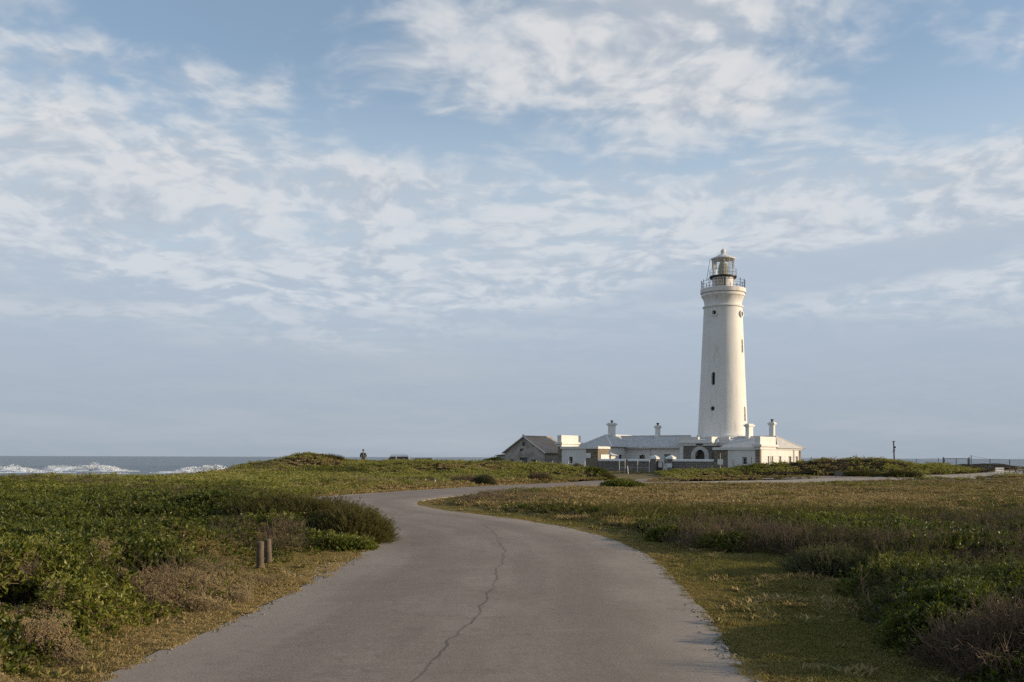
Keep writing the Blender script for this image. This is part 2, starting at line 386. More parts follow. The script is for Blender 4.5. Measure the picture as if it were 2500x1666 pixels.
# ------------------------------------------------------------------ roads
def road_mesh(name, line, width, mat, lift, nacross=15, edge=0.10, seed=3, crown=0.035):
    p = line[:, :2]; tg = np.gradient(p, axis=0); tg /= np.linalg.norm(tg, axis=1)[:, None]; nrm = np.stack([tg[:, 1], -tg[:, 0]], -1)
    s = np.concatenate([[0], np.cumsum(np.linalg.norm(np.diff(p, axis=0), axis=1))])
    hwL = width/2+edge*((fbm(s*0.55, s*0+1, seed, 4, 0.6)-0.5)*2.0+(fbm(s*2.6, s*0+1, seed+20, 4, 0.7)-0.5)*0.8); hwR = width/2+edge*((fbm(s*0.55, s*0+7, seed+5, 4, 0.6)-0.5)*2.0+(fbm(s*2.6, s*0+7, seed+25, 4, 0.7)-0.5)*0.8)
    k = np.concatenate([[-1.0, -1.0], np.linspace(-1, 1, nacross)[1:-1], [1.0, 1.0]])
    off = np.where(k[None, :] < 0, k[None, :]*hwL[:, None], k[None, :]*hwR[:, None])
    X = p[:, 0:1]+nrm[:, 0:1]*off; Y = p[:, 1:2]+nrm[:, 1:2]*off
    inside = land_base(X, Y); Z = np.maximum(inside, 0)+lift+crown*(1-k[None, :]**2)
    Z[:, 0] -= lift+0.06; Z[:, -1] -= lift+0.06
    attrs = {'across': ('POINT', np.broadcast_to(k[None, :], X.shape).ravel()), 'along': ('POINT', np.broadcast_to(s[:, None], X.shape).ravel())}
    return np_mesh(name, np.stack([X.ravel(), Y.ravel(), Z.ravel()], -1), grid_faces(X.shape[1], X.shape[0]), mat, smooth=False, attrs=attrs)

def road_mat(name, base, light, sandy, track=0.5):
    t = material(name)
    ac = t.node('ShaderNodeAttribute', attribute_name='across').outputs['Fac']; al = t.node('ShaderNodeAttribute', attribute_name='along').outputs['Fac']
    grain = t.noise(t.pos, 42.0, 4, 0.80); mid = t.noise(t.pos, 7.0, 5, 0.6)
    lng = t.noise(t.xyz(t.math('MULTIPLY', ac, 4.5), t.math('MULTIPLY', al, 0.10), 0.0), 1.0, 5, 0.6)
    pat = t.noise(t.vmath('MULTIPLY', t.pos, (1, 0.55, 1)), 0.55, 4, 0.55)
    tr = t.math('ABSOLUTE', t.math('SUBTRACT', t.math('ABSOLUTE', ac), 0.47))
    trk = t.smooth(tr, 0.22, 0.04)
    c = t.mix(t.smooth(pat, 0.32, 0.68), base, light)
    c = t.mix(t.math('MULTIPLY', t.smooth(lng, 0.38, 0.68), 0.55), c, tuple(v*0.80 for v in base))
    c = t.mix(t.math('MULTIPLY', trk, track), c, tuple(v*0.86 for v in base))
    c = t.mix(t.math('MULTIPLY', t.smooth(mid, 0.50, 0.72), 0.55), c, tuple(v*0.74 for v in base))
    c = t.mix(t.math('MULTIPLY', t.smooth(t.noise(t.vmath('MULTIPLY', t.pos, (0.5, 1.6, 1)), 2.2, 5, 0.65), 0.50, 0.75), 0.5), c, tuple(v*0.76 for v in base))
    wide = t.smooth(t.math('ADD', t.math('ABSOLUTE', ac), t.math('MULTIPLY', t.math('SUBTRACT', pat, 0.5), 0.5)), 0.55, 0.95)
    c = t.mix(t.math('MULTIPLY', wide, 0.55), c, tuple(v*1.22 for v in light))
    blot = t.noise(t.pos, 1.1, 6, 0.7)
    c = t.mix(t.math('MULTIPLY', t.smooth(blot, 0.56, 0.70), 0.5), c, tuple(v*0.68 for v in base))
    c = t.mix(t.math('MULTIPLY', t.smooth(blot, 0.42, 0.30), 0.4), c, tuple(v*1.25 for v in light))
    ed = t.smooth(t.math('ADD', t.math('ABSOLUTE', ac), t.math('MULTIPLY', t.math('SUBTRACT', mid, 0.5), 0.16)), 0.90, 1.0)
    c = t.mix(t.math('MULTIPLY', ed, 0.45), c, sandy)
    c = t.mix(t.math('MULTIPLY', t.smooth(grain, 0.52, 0.72), 0.5), c, tuple(min(1, v*1.75) for v in light))
    c = t.mix(t.math('MULTIPLY', t.smooth(grain, 0.47, 0.31), 0.55), c, tuple(v*0.42 for v in base))
    setb(t, c, 0.93, t.bump(t.math('ADD', grain, t.math('MULTIPLY', mid, 0.5)), 0.5, 0.008), spec=0.22)
    return t.m
road_mat('asphalt', (0.222, 0.180, 0.143), (0.278, 0.230, 0.188), (0.32, 0.28, 0.23))
road_mat('sand_road', (0.33, 0.285, 0.235), (0.40, 0.35, 0.29), (0.46, 0.41, 0.34), 0.3)
tag(road_mesh('road', ROAD, ROAD_W, MATS['asphalt'], 0.030), kind='structure')
tag(road_mesh('sandy_road', SAND, SAND_W, MATS['sand_road'], 0.022, edge=0.4, seed=31, crown=0.02), kind='structure')
tag(road_mesh('gate_road', GATE, GATE_W, MATS['asphalt'], 0.026, edge=0.2, seed=51), kind='structure')
# the crack wandering along the road, a thin ribbon of dirt-filled split asphalt
ck = spline([(-0.85, 28.6), (-0.54, 26.4), (-0.22, 21.9), (-0.155, 19.2), (-0.25, 15.8), (-0.33, 13.5), (-0.485, 11.5), (-0.62, 10.43), (-0.84, 8.85), (-0.98, 7.6), (-1.1, 6.2)], 0.06)[:, :2]
cs = np.arange(len(ck))*0.06
ck = ck+np.stack([(fbm(cs*1.6, cs*0, 61, 4, 0.65)-0.5)*0.20, np.zeros(len(ck))], -1)
wd = 0.0015+0.0055*fbm(cs*2.2, cs*0+4, 66, 3)
kk = np.clip((poly_dist(ck[:, 0], ck[:, 1], ROAD)[0]/(ROAD_W/2)), 0, 1); cz = 0.030+0.035*(1-kk**2)+0.004
V = np.concatenate([np.stack([ck[:, 0]-wd, ck[:, 1], cz], -1), np.stack([ck[:, 0]+wd, ck[:, 1], cz], -1)]); n = len(ck)
Fq = np.array([(i, i+1, n+i+1, n+i) for i in range(n-1)])
plain('crack_dirt', (0.090, 0.076, 0.064), 0.95, 0.3, 20)
crack = np_mesh('crack', V, Fq, MATS['crack_dirt'], parent=bpy.data.objects['road'])

for k, i in enumerate((40, 95, 130, 190, 235)):
    q = np.random.default_rng(300+k); p = ck[i].copy(); a = q.choice([-1, 1])*q.uniform(0.9, 1.6)+math.pi/2; pts = [p.copy()]
    for j in range(14): a += q.normal(0, 0.35); p = p+0.05*np.array([math.cos(a), math.sin(a)]); pts.append(p.copy())
    pts = np.array(pts); kk = np.clip((poly_dist(pts[:, 0], pts[:, 1], ROAD)[0]/(ROAD_W/2)), 0, 1); zc = 0.030+0.035*(1-kk**2)+0.0045; ww = np.linspace(0.004, 0.0008, len(pts)); m = len(pts)
    np_mesh('side_crack', np.concatenate([np.stack([pts[:, 0]-ww, pts[:, 1], zc], -1), np.stack([pts[:, 0]+ww, pts[:, 1]+ww, zc], -1)]), np.array([(i_, i_+1, m+i_+1, m+i_) for i_ in range(m-1)]), MATS['crack_dirt'], parent=bpy.data.objects['road'])

# ------------------------------------------------------------------ the sea
t = material('sea_water')
sw = t.vmath('MULTIPLY', t.pos, (0.35, 1.0, 1.0))
b1, b2, b3 = t.noise(sw, 0.045, 4, 0.6), t.noise(sw, 0.30, 5, 0.6), t.noise(t.pos, 1.6, 4, 0.6)
h = t.math('ADD', t.math('MULTIPLY', b1, 4.0), t.math('ADD', t.math('MULTIPLY', b2, 1.4), t.math('MULTIPLY', b3, 0.25)))
foam = t.math('MULTIPLY', t.smooth(b2, 0.64, 0.72), 0.35)
c = t.mix(t.smooth(b1, 0.35, 0.65), (0.090, 0.118, 0.135), (0.125, 0.150, 0.160))
c = t.mix(t.math('MULTIPLY', foam, t.smooth(t.sep(t.pos)[1], 700.0, 150.0)), c, (0.55, 0.58, 0.60))
setb(t, c, 0.32, t.bump(h, 1.0, 0.9), spec=0.4)
xs = np.concatenate([-np.geomspace(60000, 420, 16), np.linspace(-400, 300, 160), np.geomspace(340, 60000, 16)])
ys = np.concatenate([np.linspace(60, 560, 240), np.geomspace(580, 60000, 24)])
mx, my = np.meshgrid(xs, ys)
amp = sstep(900, 500, my)*sstep(420, 300, np.abs(mx))
sz = SEA_Z+amp*(0.42*np.sin(my*2*math.pi/38+3.0*fbm(mx*0.012, my*0.012, 71))+0.30*(fbm(mx*0.05, my*0.12, 73, 4)-0.5)*2)
tag(np_mesh('sea', np.stack([mx.ravel(), my.ravel(), sz.ravel()], -1), grid_faces(len(xs), len(ys)), MATS['sea_water'], smooth=True), kind='structure')

t = material('foam')
setb(t, t.mix(t.smooth(t.noise(t.vmath('MULTIPLY', t.pos, (0.5, 1, 1)), 0.7, 6, 0.7), 0.36, 0.58), (0.26, 0.31, 0.33), (0.84, 0.85, 0.86)), 0.9)
def breaker(x0, x1, y0, height, seed, label, slope=0.0):
    """a wave breaking: a lumpy white front with a torn crest, flat wash before it and drops thrown up over it"""
    xs = np.arange(x0, x1, 0.45); us = np.linspace(0, 1, 26)
    mx, mu = np.meshgrid(xs, us)
    e = sstep(0, 9, mx-x0)*sstep(0, 12, x1-mx)
    crest = height*(0.22+1.1*sstep(0.25, 0.85, fbm(mx*0.06, mx*0+2, seed, 4, 0.6)))*e
    my = y0+slope*(mx-x0)+3.5*(fbm(mx*0.06, mx*0, seed+3, 3)-0.5)+(-16*(1-mu)+4*mu)
    prof = np.where(mu < 0.45, 0.10*mu/0.45, np.where(mu < 0.74, 0.10+0.9*((mu-0.45)/0.29)**1.4, (1-(mu-0.74)/0.26)**1.5))
    z = SEA_Z+0.12*e-0.5*(1-e)+crest*prof*(0.45+1.1*fbm(mx*0.55, mu*9, seed+7, 4, 0.65))
    o = np_mesh('breaking_wave', np.stack([mx.ravel()-x0, my.ravel()-y0, z.ravel()-SEA_Z], -1), grid_faces(len(xs), len(us)), MATS['foam'], smooth=True)
    o.location = (x0, y0, SEA_Z); tag(o, label, 'wave', 'waves breaking off the shore')
    rng = np.random.default_rng(seed); n = 2600
    qx = rng.uniform(x0+4, x1-5, n); ee = sstep(0, 9, qx-x0)*sstep(0, 12, x1-qx)
    cr = height*(0.22+1.1*sstep(0.25, 0.85, fbm(qx*0.06, qx*0+2, seed, 4, 0.6)))*ee
    qy = y0+slope*(qx-x0)+rng.uniform(-4, 4, n); qz = SEA_Z+cr*(0.45+(0.5+0.9*vnoise(qx*0.8, qx*0, seed+9))*rng.random(n)**1.3)
    r = rng.uniform(0.04, 0.17, n)*(0.3+cr/height)
    tet = np.array([(1, 0, 0), (-1, 0, 0), (0, 1, 0), (0, -1, 0), (0, 0, 1), (0, 0, -1)], float)
    F8 = np.array([(0, 2, 4), (2, 1, 4), (1, 3, 4), (3, 0, 4), (2, 0, 5), (1, 2, 5), (3, 1, 5), (0, 3, 5)])
    V = (np.stack([qx-x0, qy-y0, qz-SEA_Z], -1)[:, None, :]+tet[None]*r[:, None, None]*np.array([1.5, 1, 1])).reshape(-1, 3)
    Fq = (F8[None]+np.arange(n)[:, None, None]*6).reshape(-1, 3)
    tag(np_mesh('spray', V, Fq, MATS['foam'], parent=o), kind='stuff')
breaker(-205, -163, 356, 1.3, 81, 'white breaking wave nearest the edge of the picture, on the sea beyond the green scrub')
breaker(-178, -148, 372, 2.7, 82, 'tallest white breaker throwing up spray on the grey sea')
breaker(-160, -128, 352, 1.4, 83, 'long white breaker tapering off beside the tallest spray')
breaker(-124, -90, 330, 1.5, 84, 'white breaker close behind the dark hump of the shore', 0.5)
breaker(-215, -118, 318, 0.55, 85, 'low line of white wash in front of the breakers')

# ------------------------------------------------------------------ vegetation: clumps that the scrub, the grass and the single shrubs are made of
rng = np.random.default_rng(11)
def leaf_mat(name, stops, trans=0.35, rough=0.45, spec=0.4):
    t = material(name)
    ti = t.node('ShaderNodeAttribute', attribute_type='INSTANCER', attribute_name='tint').outputs['Fac']
    lv = t.node('ShaderNodeAttribute', attribute_name='lv').outputs['Fac']
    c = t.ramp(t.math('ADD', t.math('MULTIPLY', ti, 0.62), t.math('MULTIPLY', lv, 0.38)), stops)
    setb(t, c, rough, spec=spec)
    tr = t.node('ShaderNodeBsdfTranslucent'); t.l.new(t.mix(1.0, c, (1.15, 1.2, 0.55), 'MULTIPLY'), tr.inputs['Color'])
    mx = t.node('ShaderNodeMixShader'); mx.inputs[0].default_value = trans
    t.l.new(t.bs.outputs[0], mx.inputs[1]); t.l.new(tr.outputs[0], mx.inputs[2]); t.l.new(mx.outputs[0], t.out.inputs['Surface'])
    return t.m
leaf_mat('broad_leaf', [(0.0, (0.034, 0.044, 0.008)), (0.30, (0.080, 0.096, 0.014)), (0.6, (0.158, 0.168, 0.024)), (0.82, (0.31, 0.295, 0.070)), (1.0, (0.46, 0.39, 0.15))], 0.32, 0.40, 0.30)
leaf_mat('heath_leaf', [(0.0, (0.050, 0.055, 0.014)), (0.5, (0.125, 0.112, 0.026)), (1.0, (0.27, 0.215, 0.075))], 0.25, 0.6, 0.2)
leaf_mat('grass_blade', [(0.0, (0.140, 0.142, 0.038)), (0.35, (0.250, 0.222, 0.075)), (0.7, (0.375, 0.275, 0.130)), (1.0, (0.56, 0.43, 0.24))], 0.3, 0.7, 0.15)
leaf_mat('dry_twig', [(0.0, (0.055, 0.040, 0.027)), (0.5, (0.135, 0.098, 0.064)), (1.0, (0.31, 0.245, 0.165))], 0.0, 0.85, 0.1)
leaf_mat('dry_flower', [(0.0, (0.16, 0.11, 0.045)), (0.5, (0.30, 0.215, 0.10)), (1.0, (0.46, 0.36, 0.20))], 0.2, 0.85, 0.1)
leaf_mat('grey_leaf', [(0.0, (0.060, 0.066, 0.030)), (0.5, (0.115, 0.118, 0.055)), (1.0, (0.19, 0.175, 0.085))], 0.25, 0.7, 0.15)

def unit(v): return v/np.maximum(np.linalg.norm(v, axis=-1, keepdims=True), 1e-9)
def blades(base, axis, side, length, width, fold=0.25, bend=0.0):
    """leaves as folded diamonds of two triangles each side: base, two flanks, tip (n,3 arrays) -> verts, quads"""
    nrm = unit(np.cross(axis, side))
    midp = base+axis*(length*0.45)[:, None]+nrm*(bend*length)[:, None]
    tip = base+axis*length[:, None]-nrm*(bend*length)[:, None]
    up = nrm*(fold*width)[:, None]
    a = midp+side*(width*0.5)[:, None]+up; b = midp-side*(width*0.5)[:, None]+up
    n = len(base)
    V = np.stack([base, a, tip, b], 1).reshape(-1, 3)
    i = np.arange(n)[:, None]*4
    T = np.concatenate([i+np.array([[0, 1, 2]]), i+np.array([[0, 2, 3]])], 0)
    return V, T
def stems(p0, p1, r0, r1, bow=0.12, rr=rng):
    """thin three-sided stems of two pieces"""
    n = len(p0); ax = p1-p0; mid = (p0+p1)/2+rr.normal(0, 1, (n, 3))*np.linalg.norm(ax, axis=1)[:, None]*bow
    V = []; ang = np.array([0, 2.094, 4.189])
    u = unit(np.cross(unit(ax), np.array([0.31, 0.95, 0.1]))); v = np.cross(unit(ax), u)
    for p, r in ((p0, r0), (mid, (r0+r1)/2), (p1, r1)):
        for a in ang: V.append(p+(u*math.cos(a)+v*math.sin(a))*r)
    V = np.stack(V, 1).reshape(-1, 3); i = np.arange(n)[:, None]*9; T = []
    for s in (0, 3):
        for k in range(3):
            a, b, c, d = s+k, s+(k+1) % 3, s+3+(k+1) % 3, s+3+k
            T += [i+np.array([[a, b, c]]), i+np.array([[a, c, d]])]
    return V, np.concatenate(T, 0)
def join(parts):
    Vs, Ts, ls, ms, o = [], [], [], [], 0
    for (V, T), lv, mi in parts:
        Vs.append(V); Ts.append(T+o); o += len(V); ls.append(lv if hasattr(lv, '__len__') else np.full(len(V), lv)); ms.append(np.full(len(T), mi))
    return np.vstack(Vs), np.vstack(Ts), np.concatenate(ls), np.concatenate(ms)
def proto(name, parts, mats):
    V, T, lv, mi = join(parts)
    o = np_mesh(name, V, T, None, attrs={'lv': ('POINT', lv)}, link=False)
    for m in mats: o.data.materials.append(MATS[m])
    o.data.polygons.foreach_set('material_index', mi.astype(np.int32))
    return o
def rand_dirs(n, up=0.6):
    d = rng.normal(0, 1, (n, 3)); d[:, 2] = np.abs(d[:, 2])*1.0+up; return unit(d)
def sprig_clump(nsprig, nleaf, rad, height, ll, lw, up=0.9, spread=1.0):
    """leafy shoots rising from a small patch; leaves set round each shoot, thickest at its tip"""
    ang = rng.uniform(0, 2*math.pi, nsprig); rr = rad*np.sqrt(rng.random(nsprig))
    b = np.stack([rr*np.cos(ang), rr*np.sin(ang), rng.uniform(-0.35, 0.0, nsprig)*height], -1)
    d = unit(np.stack([np.cos(ang)*rr/rad*spread, np.sin(ang)*rr/rad*spread, np.full(nsprig, up)], -1)+rng.normal(0, 0.22, (nsprig, 3)))
    L = height*rng.uniform(0.65, 1.15, nsprig)
    tt = rng.uniform(0.25, 1.0, (nsprig, nleaf))**0.75
    base = b[:, None]+d[:, None]*(L[:, None]*tt)[..., None]
    side = unit(rng.normal(0, 1, (nsprig, nleaf, 3)))
    ax = unit(np.cross(d[:, None], side)+d[:, None]*rng.uniform(0.25, 1.1, (nsprig, nleaf, 1)))
    sd = unit(np.cross(ax, unit(rng.normal(0, 0.8, (nsprig, nleaf, 3))+np.array([0, 0, 0.6]))))
    n = nsprig*nleaf
    lv = np.repeat(np.clip(rng.normal(0.5, 0.2, nsprig)[:, None]+0.12*(tt-0.6)+rng.normal(0, 0.10, (nsprig, nleaf)), 0, 1).ravel(), 4)
    return (blades(base.reshape(-1, 3), ax.reshape(-1, 3), sd.reshape(-1, 3), ll*rng.uniform(0.7, 1.2, n), lw*rng.uniform(0.75, 1.2, n)), lv, 0), b, d, L
def broad_clump(k):
    lf, b, d, L = sprig_clump(12, 9, 0.16, 0.20, 0.066, 0.035)
    st = stems(b-np.array([0, 0, 0.1]), b+d*L[:, None], 0.004, 0.002)
    return [lf, (st, 0.35, 1)]
def heath_clump(k):
    lf, b, d, L = sprig_clump(9, 26, 0.11, 0.36, 0.040, 0.011, up=1.3)
    st = stems(b-np.array([0, 0, 0.1]), b+d*L[:, None]*0.95, 0.004, 0.0015)
    return [lf, (st, 0.3, 1)]
def grass_clump(n, rad, h, wdt, lean=0.5):
    ang = rng.uniform(0, 2*math.pi, n); rr = rad*np.sqrt(rng.random(n))
    b = np.stack([rr*np.cos(ang), rr*np.sin(ang), np.full(n, -0.01)], -1)
    d = unit(np.stack([rng.normal(0, lean, n), rng.normal(0, lean, n), np.ones(n)], -1))
    sd = unit(np.cross(d, rng.normal(0, 1, (n, 3))))
    V, T = blades(b, d, sd, h*rng.uniform(0.5, 1.25, n), np.full(n, wdt), 0.2, 0.10)
    return ((V, T), np.repeat(np.clip(rng.normal(0.5, 0.22, n), 0, 1), 4), 0)
def twig_clump(n, rad, h, lean=0.55):
    ang = rng.uniform(0, 2*math.pi, n); rr = rad*np.sqrt(rng.random(n))
    b = np.stack([rr*np.cos(ang), rr*np.sin(ang), np.full(n, -0.05)], -1)
    d = unit(np.stack([rng.normal(0, lean, n), rng.normal(0, lean, n), np.ones(n)], -1)); L = h*rng.uniform(0.5, 1.2, n)
    tip = b+d*L[:, None]
    parts = [(stems(b, tip, 0.0045, 0.002, 0.10), np.repeat(np.clip(rng.normal(0.45, 0.25, n), 0, 1), 9), 0)]
    m = n*4; par = rng.integers(0, n, m); t0 = rng.uniform(0.3, 0.95, m)
    p0 = b[par]+d[par]*(L[par]*t0)[:, None]; dd = unit(d[par]+rng.normal(0, 0.65, (m, 3)))
    p1 = p0+dd*(L[par]*rng.uniform(0.15, 0.45, m))[:, None]
    parts.append((stems(p0, p1, 0.0026, 0.0012, 0.12), np.repeat(np.clip(rng.normal(0.55, 0.25, m), 0, 1), 9), 0))
    return parts
OCT = np.array([(1, 0, 0), (-1, 0, 0), (0, 1, 0), (0, -1, 0), (0, 0, 1), (0, 0, -1)], float)
OCF = np.array([(0, 2, 4), (2, 1, 4), (1, 3, 4), (3, 0, 4), (2, 0, 5), (1, 2, 5), (3, 1, 5), (0, 3, 5)])
def flower_clump(k):
    n = 60; ang = rng.uniform(0, 2*math.pi, n); rr = 0.17*np.sqrt(rng.random(n))
    top = np.stack([rr*np.cos(ang), rr*np.sin(ang), 0.16-1.6*rr**2+rng.normal(0, 0.02, n)], -1); b = top*np.array([0.55, 0.55, 0])-np.array([0, 0, 0.05])
    st = (stems(b, top, 0.002, 0.0012, 0.06), 0.5, 1)
    m = n*4; par = np.repeat(np.arange(n), 4); c = top[par]+rng.normal(0, 0.008, (m, 3)); r = rng.uniform(0.004, 0.0085, m)
    V = (c[:, None]+OCT[None]*r[:, None, None]).reshape(-1, 3); T = (OCF[None]+np.arange(m)[:, None, None]*6).reshape(-1, 3)
    lv = np.repeat(np.clip(np.repeat(rng.normal(0.5, 0.2, n), 4)+rng.normal(0, 0.12, m), 0, 1), 6)
    lf, *_ = sprig_clump(14, 9, 0.14, 0.11, 0.030, 0.006)
    return [((V, T), lv, 0), st, (lf[0], lf[1], 2)]

PROTO = {}
def proto_set(key, items):
    c = bpy.data.collections.new('proto_'+key)
    for o in items: c.objects.link(o)
    PROTO[key] = (c, len(items))
proto_set('broad', [proto('broad_%d' % k, broad_clump(k), ['broad_leaf', 'dry_twig']) for k in range(5)])
proto_set('heath', [proto('heath_%d' % k, heath_clump(k), ['heath_leaf', 'dry_twig']) for k in range(4)])
proto_set('grey', [proto('grey_%d' % k, heath_clump(k), ['grey_leaf', 'dry_twig']) for k in range(3)])
proto_set('lawn', [proto('lawn_%d' % k, [grass_clump(110, 0.12, 0.036, 0.0045, 0.9)], ['grass_blade']) for k in range(4)])
proto_set('tuft', [proto('tuft_%d' % k, [grass_clump(60, 0.13, 0.17, 0.006, 0.55)], ['grass_blade']) for k in range(4)])
proto_set('twig', [proto('twig_%d' % k, twig_clump(16, 0.16, 0.42), ['dry_twig']) for k in range(5)])
proto_set('flower', [proto('flower_%d' % k, flower_clump(k), ['dry_flower', 'dry_twig', 'grass_blade']) for k in range(4)])

# ------------------------------------------------------------------ scatter by geometry nodes (for what nobody could count)
_NG = {}
def scatter_group(key):
    if key in _NG: return _NG[key]
    g = bpy.data.node_groups.new('scatter_'+key, 'GeometryNodeTree')
    g.interface.new_socket('Geometry', in_out='INPUT', socket_type='NodeSocketGeometry'); g.interface.new_socket('Geometry', in_out='OUTPUT', socket_type='NodeSocketGeometry')
    gi, go = g.nodes.new('NodeGroupInput'), g.nodes.new('NodeGroupOutput')
    ci = g.nodes.new('GeometryNodeCollectionInfo'); ci.inputs['Collection'].default_value = PROTO[key][0]; ci.inputs['Separate Children'].default_value = True; ci.inputs['Reset Children'].default_value = True
    ip = g.nodes.new('GeometryNodeInstanceOnPoints'); ip.inputs['Pick Instance'].default_value = True
    def attr(nm, ty):
        a = g.nodes.new('GeometryNodeInputNamedAttribute'); a.data_type = ty; a.inputs['Name'].default_value = nm; return a.outputs['Attribute']
    er = g.nodes.new('FunctionNodeEulerToRotation'); g.links.new(attr('rot', 'FLOAT_VECTOR'), er.inputs[0])
    g.links.new(gi.outputs[0], ip.inputs['Points']); g.links.new(ci.outputs[0], ip.inputs['Instance']); g.links.new(attr('idx', 'INT'), ip.inputs['Instance Index'])
    g.links.new(er.outputs[0], ip.inputs['Rotation']); g.links.new(attr('scl', 'FLOAT_VECTOR'), ip.inputs['Scale']); g.links.new(ip.outputs[0], go.inputs[0])
    _NG[key] = g; return g
def scatter(name, key, pts, rot, scl, tint, parent=None, label=None, cat=None):
    n = len(pts); me = bpy.data.meshes.new(name); me.vertices.add(n); me.vertices.foreach_set('co', np.asarray(pts, np.float32).ravel())
    a = me.attributes.new('rot', 'FLOAT_VECTOR', 'POINT'); a.data.foreach_set('vector', np.asarray(rot, np.float32).ravel())
    if np.ndim(scl) == 1: scl = np.repeat(np.asarray(scl)[:, None], 3, 1)
    a = me.attributes.new('scl', 'FLOAT_VECTOR', 'POINT'); a.data.foreach_set('vector', np.asarray(scl, np.float32).ravel())
    a = me.attributes.new('tint', 'FLOAT', 'POINT'); a.data.foreach_set('value', np.asarray(np.clip(tint, 0, 1), np.float32))
    a = me.attributes.new('idx', 'INT', 'POINT'); a.data.foreach_set('value', rng.integers(0, PROTO[key][1], n).astype(np.int32))
    o = bpy.data.objects.new(name, me); COL.objects.link(o)
    m = o.modifiers.new('scatter', 'NODES'); m.node_group = scatter_group(key)
    if parent is not None: o.parent = parent
    tag(o, label, cat, kind='stuff')
    return o

# ------------------------------------------------------------------ where what grows
def verge_w(y): return np.interp(y, [4, 8, 12, 15, 17.5, 19.5, 21.5, 27, 33, 40, 46, 60], [1.7, 1.85, 1.7, 2.6, 3.0, 2.1, 0.9, 1.3, 1.3, 1.6, 1.2, 0.8])
BUSH_SPOTS = [(-6.1, 23.6, 2.2), (-4.2, 22.9, 1.5)]
def cover(x, y):
    """weights of the plant kinds at a point, the height of the canopy there and a tint"""
    dr, side, ds, dg = look('dr', x, y), look('side', x, y), look('ds', x, y), look('dg', x, y); z = look('z', x, y)
    L = (side > 0) & (y < 140); n1 = fbm(x*0.22, y*0.22, 101, 4); n2 = fbm(x*0.75, y*0.75, 103, 3); n3 = fbm(x*0.10+5, y*0.10, 105, 3); n4 = fbm(x*2.1, y*2.1, 107, 2)
    near = np.minimum(np.minimum(dr, ds), dg)
    edge = dr+0.9*(n2-0.5)+0.5*(n4-0.5)
    W = {k: np.zeros_like(x) for k in ('broad', 'heath', 'grey', 'lawn', 'tuft', 'twig', 'flower')}
    can = np.zeros_like(x)
    # --- scrub left of the road
    clear = np.exp(-(((x+4.35)/1.35)**4+((y-18.0)/2.5)**4))                       # the trodden corner by the two posts
    strip = np.interp(y, [4, 9, 12, 15, 20, 30, 48], [0.5, 0.55, 0.7, 0.9, 0.8, 0.45, 0.4])
    scrub = L*sstep(0, 0.7, edge-strip)*(1-clear)
    far = sstep(46, 60, y)
    slope = L*far*sstep(9.0, 3.0, dr+3.5*(n1-0.5))                                 # dry grass on the bank above the far road
    tw = sstep(0.63, 0.70, n1+0.25*(n2-0.5))*scrub*(1-0.4*far)*(1-0.85*np.exp(-(((x+6.3)/2.4)**2+((y-14.5)/2.6)**2)))
    W['broad'] += scrub*(1-slope*0.85)*(1-0.85*tw)*np.where(y > 60, np.clip(1.25-1.6*sstep(0.40, 0.66, n3+0.3*(n1-0.5)), 0.12, 1), 1)
    W['twig'] += tw*1.0
    W['tuft'] += L*(1-scrub)*(0.03+0.14*sstep(0.5, 0.6, n2))*sstep(0.1, 0.3, dr)+slope*0.9+L*far*0.45*sstep(0.45, 0.6, n3)*(1-slope)
    W['lawn'] += L*(1-scrub)*sstep(-0.07, 0.05, dr+0.16*(n4-0.5))
    fl = L*np.exp(-(((y-9.6)/4.6)**4))*sstep(0.35, 0.8, edge)*sstep(2.7, 1.5, edge)*sstep(0.41, 0.55, n2+0.3*(n4-0.5))
    fl = np.maximum(fl, L*np.exp(-(((x+4.7)/0.6)**2+((y-13.6)/1.3)**2)*1.2)*sstep(0.42, 0.55, n2))
    W['flower'] += fl*1.5; W['broad'] *= (1-0.55*np.clip(fl, 0, 1))
    hump = 0.66*domes(x, y, 2.3, 201)+0.34*domes(x, y, 0.75, 207)
    can += scrub*(0.10+0.22*sstep(0.3, 0.7, n1)+0.74*hump)*(1-0.50*sstep(24, 42, y))*(1-0.55*np.exp(-(((x+6.5)/2.6)**2+((y-21)/2.0)**2)))*sstep(0, 2.0, edge-strip+0.5)
    can = np.where(fl > 0.2, np.minimum(can, 0.16+0.12*n2), can)
    # --- verge, shrubs and field right of the road
    Rr = (~L)
    vw = verge_w(y)+0.7*(n2-0.5)+0.8*(n1-0.5)
    out = sstep(0, 0.6, dr-vw)
    near_sh = Rr*out*sstep(29.5, 24.5, y+4*(n1-0.5)-0.22*np.maximum(x-4, 0))           # shrubs beside the camera's road
    field = Rr*out*(1-sstep(29.5, 24.5, y+4*(n1-0.5)-0.22*np.maximum(x-4, 0)))*sstep(0.2, 0.8, near)
    twz = np.exp(-(((x-5.6)/2.6)**2+((y-22.5)/3.4)**2))*0.22+np.exp(-(((x-11)/4)**2+((y-21)/3.2)**2))*0.10
    mixv = n1+0.95*(n2-0.5)+0.35*(n4-0.5)+twz+0.02-0.20*np.exp(-(((x-12)/5.5)**2+((y-29)/3.2)**2))
    hb = sstep(0.50, 0.58, mixv)
    W['twig'] += near_sh*hb*1.5*(1-0.65*sstep(16, 12, y)); W['broad'] += near_sh*np.maximum(1-hb, 0.6*sstep(16, 12, y))*(1-0.35*sstep(19, 23, y))*(1-0.75*sstep(7.5, 5.5, x)*sstep(22, 25, y)); W['grey'] += near_sh*sstep(0.56, 0.66, n3+0.4*(n2-0.5))*0.5; W['tuft'] += near_sh*0.10
    W['heath'] += near_sh*(0.12+0.6*sstep(0.52, 0.62, fbm(x*0.5+9, y*0.5, 133, 3)))
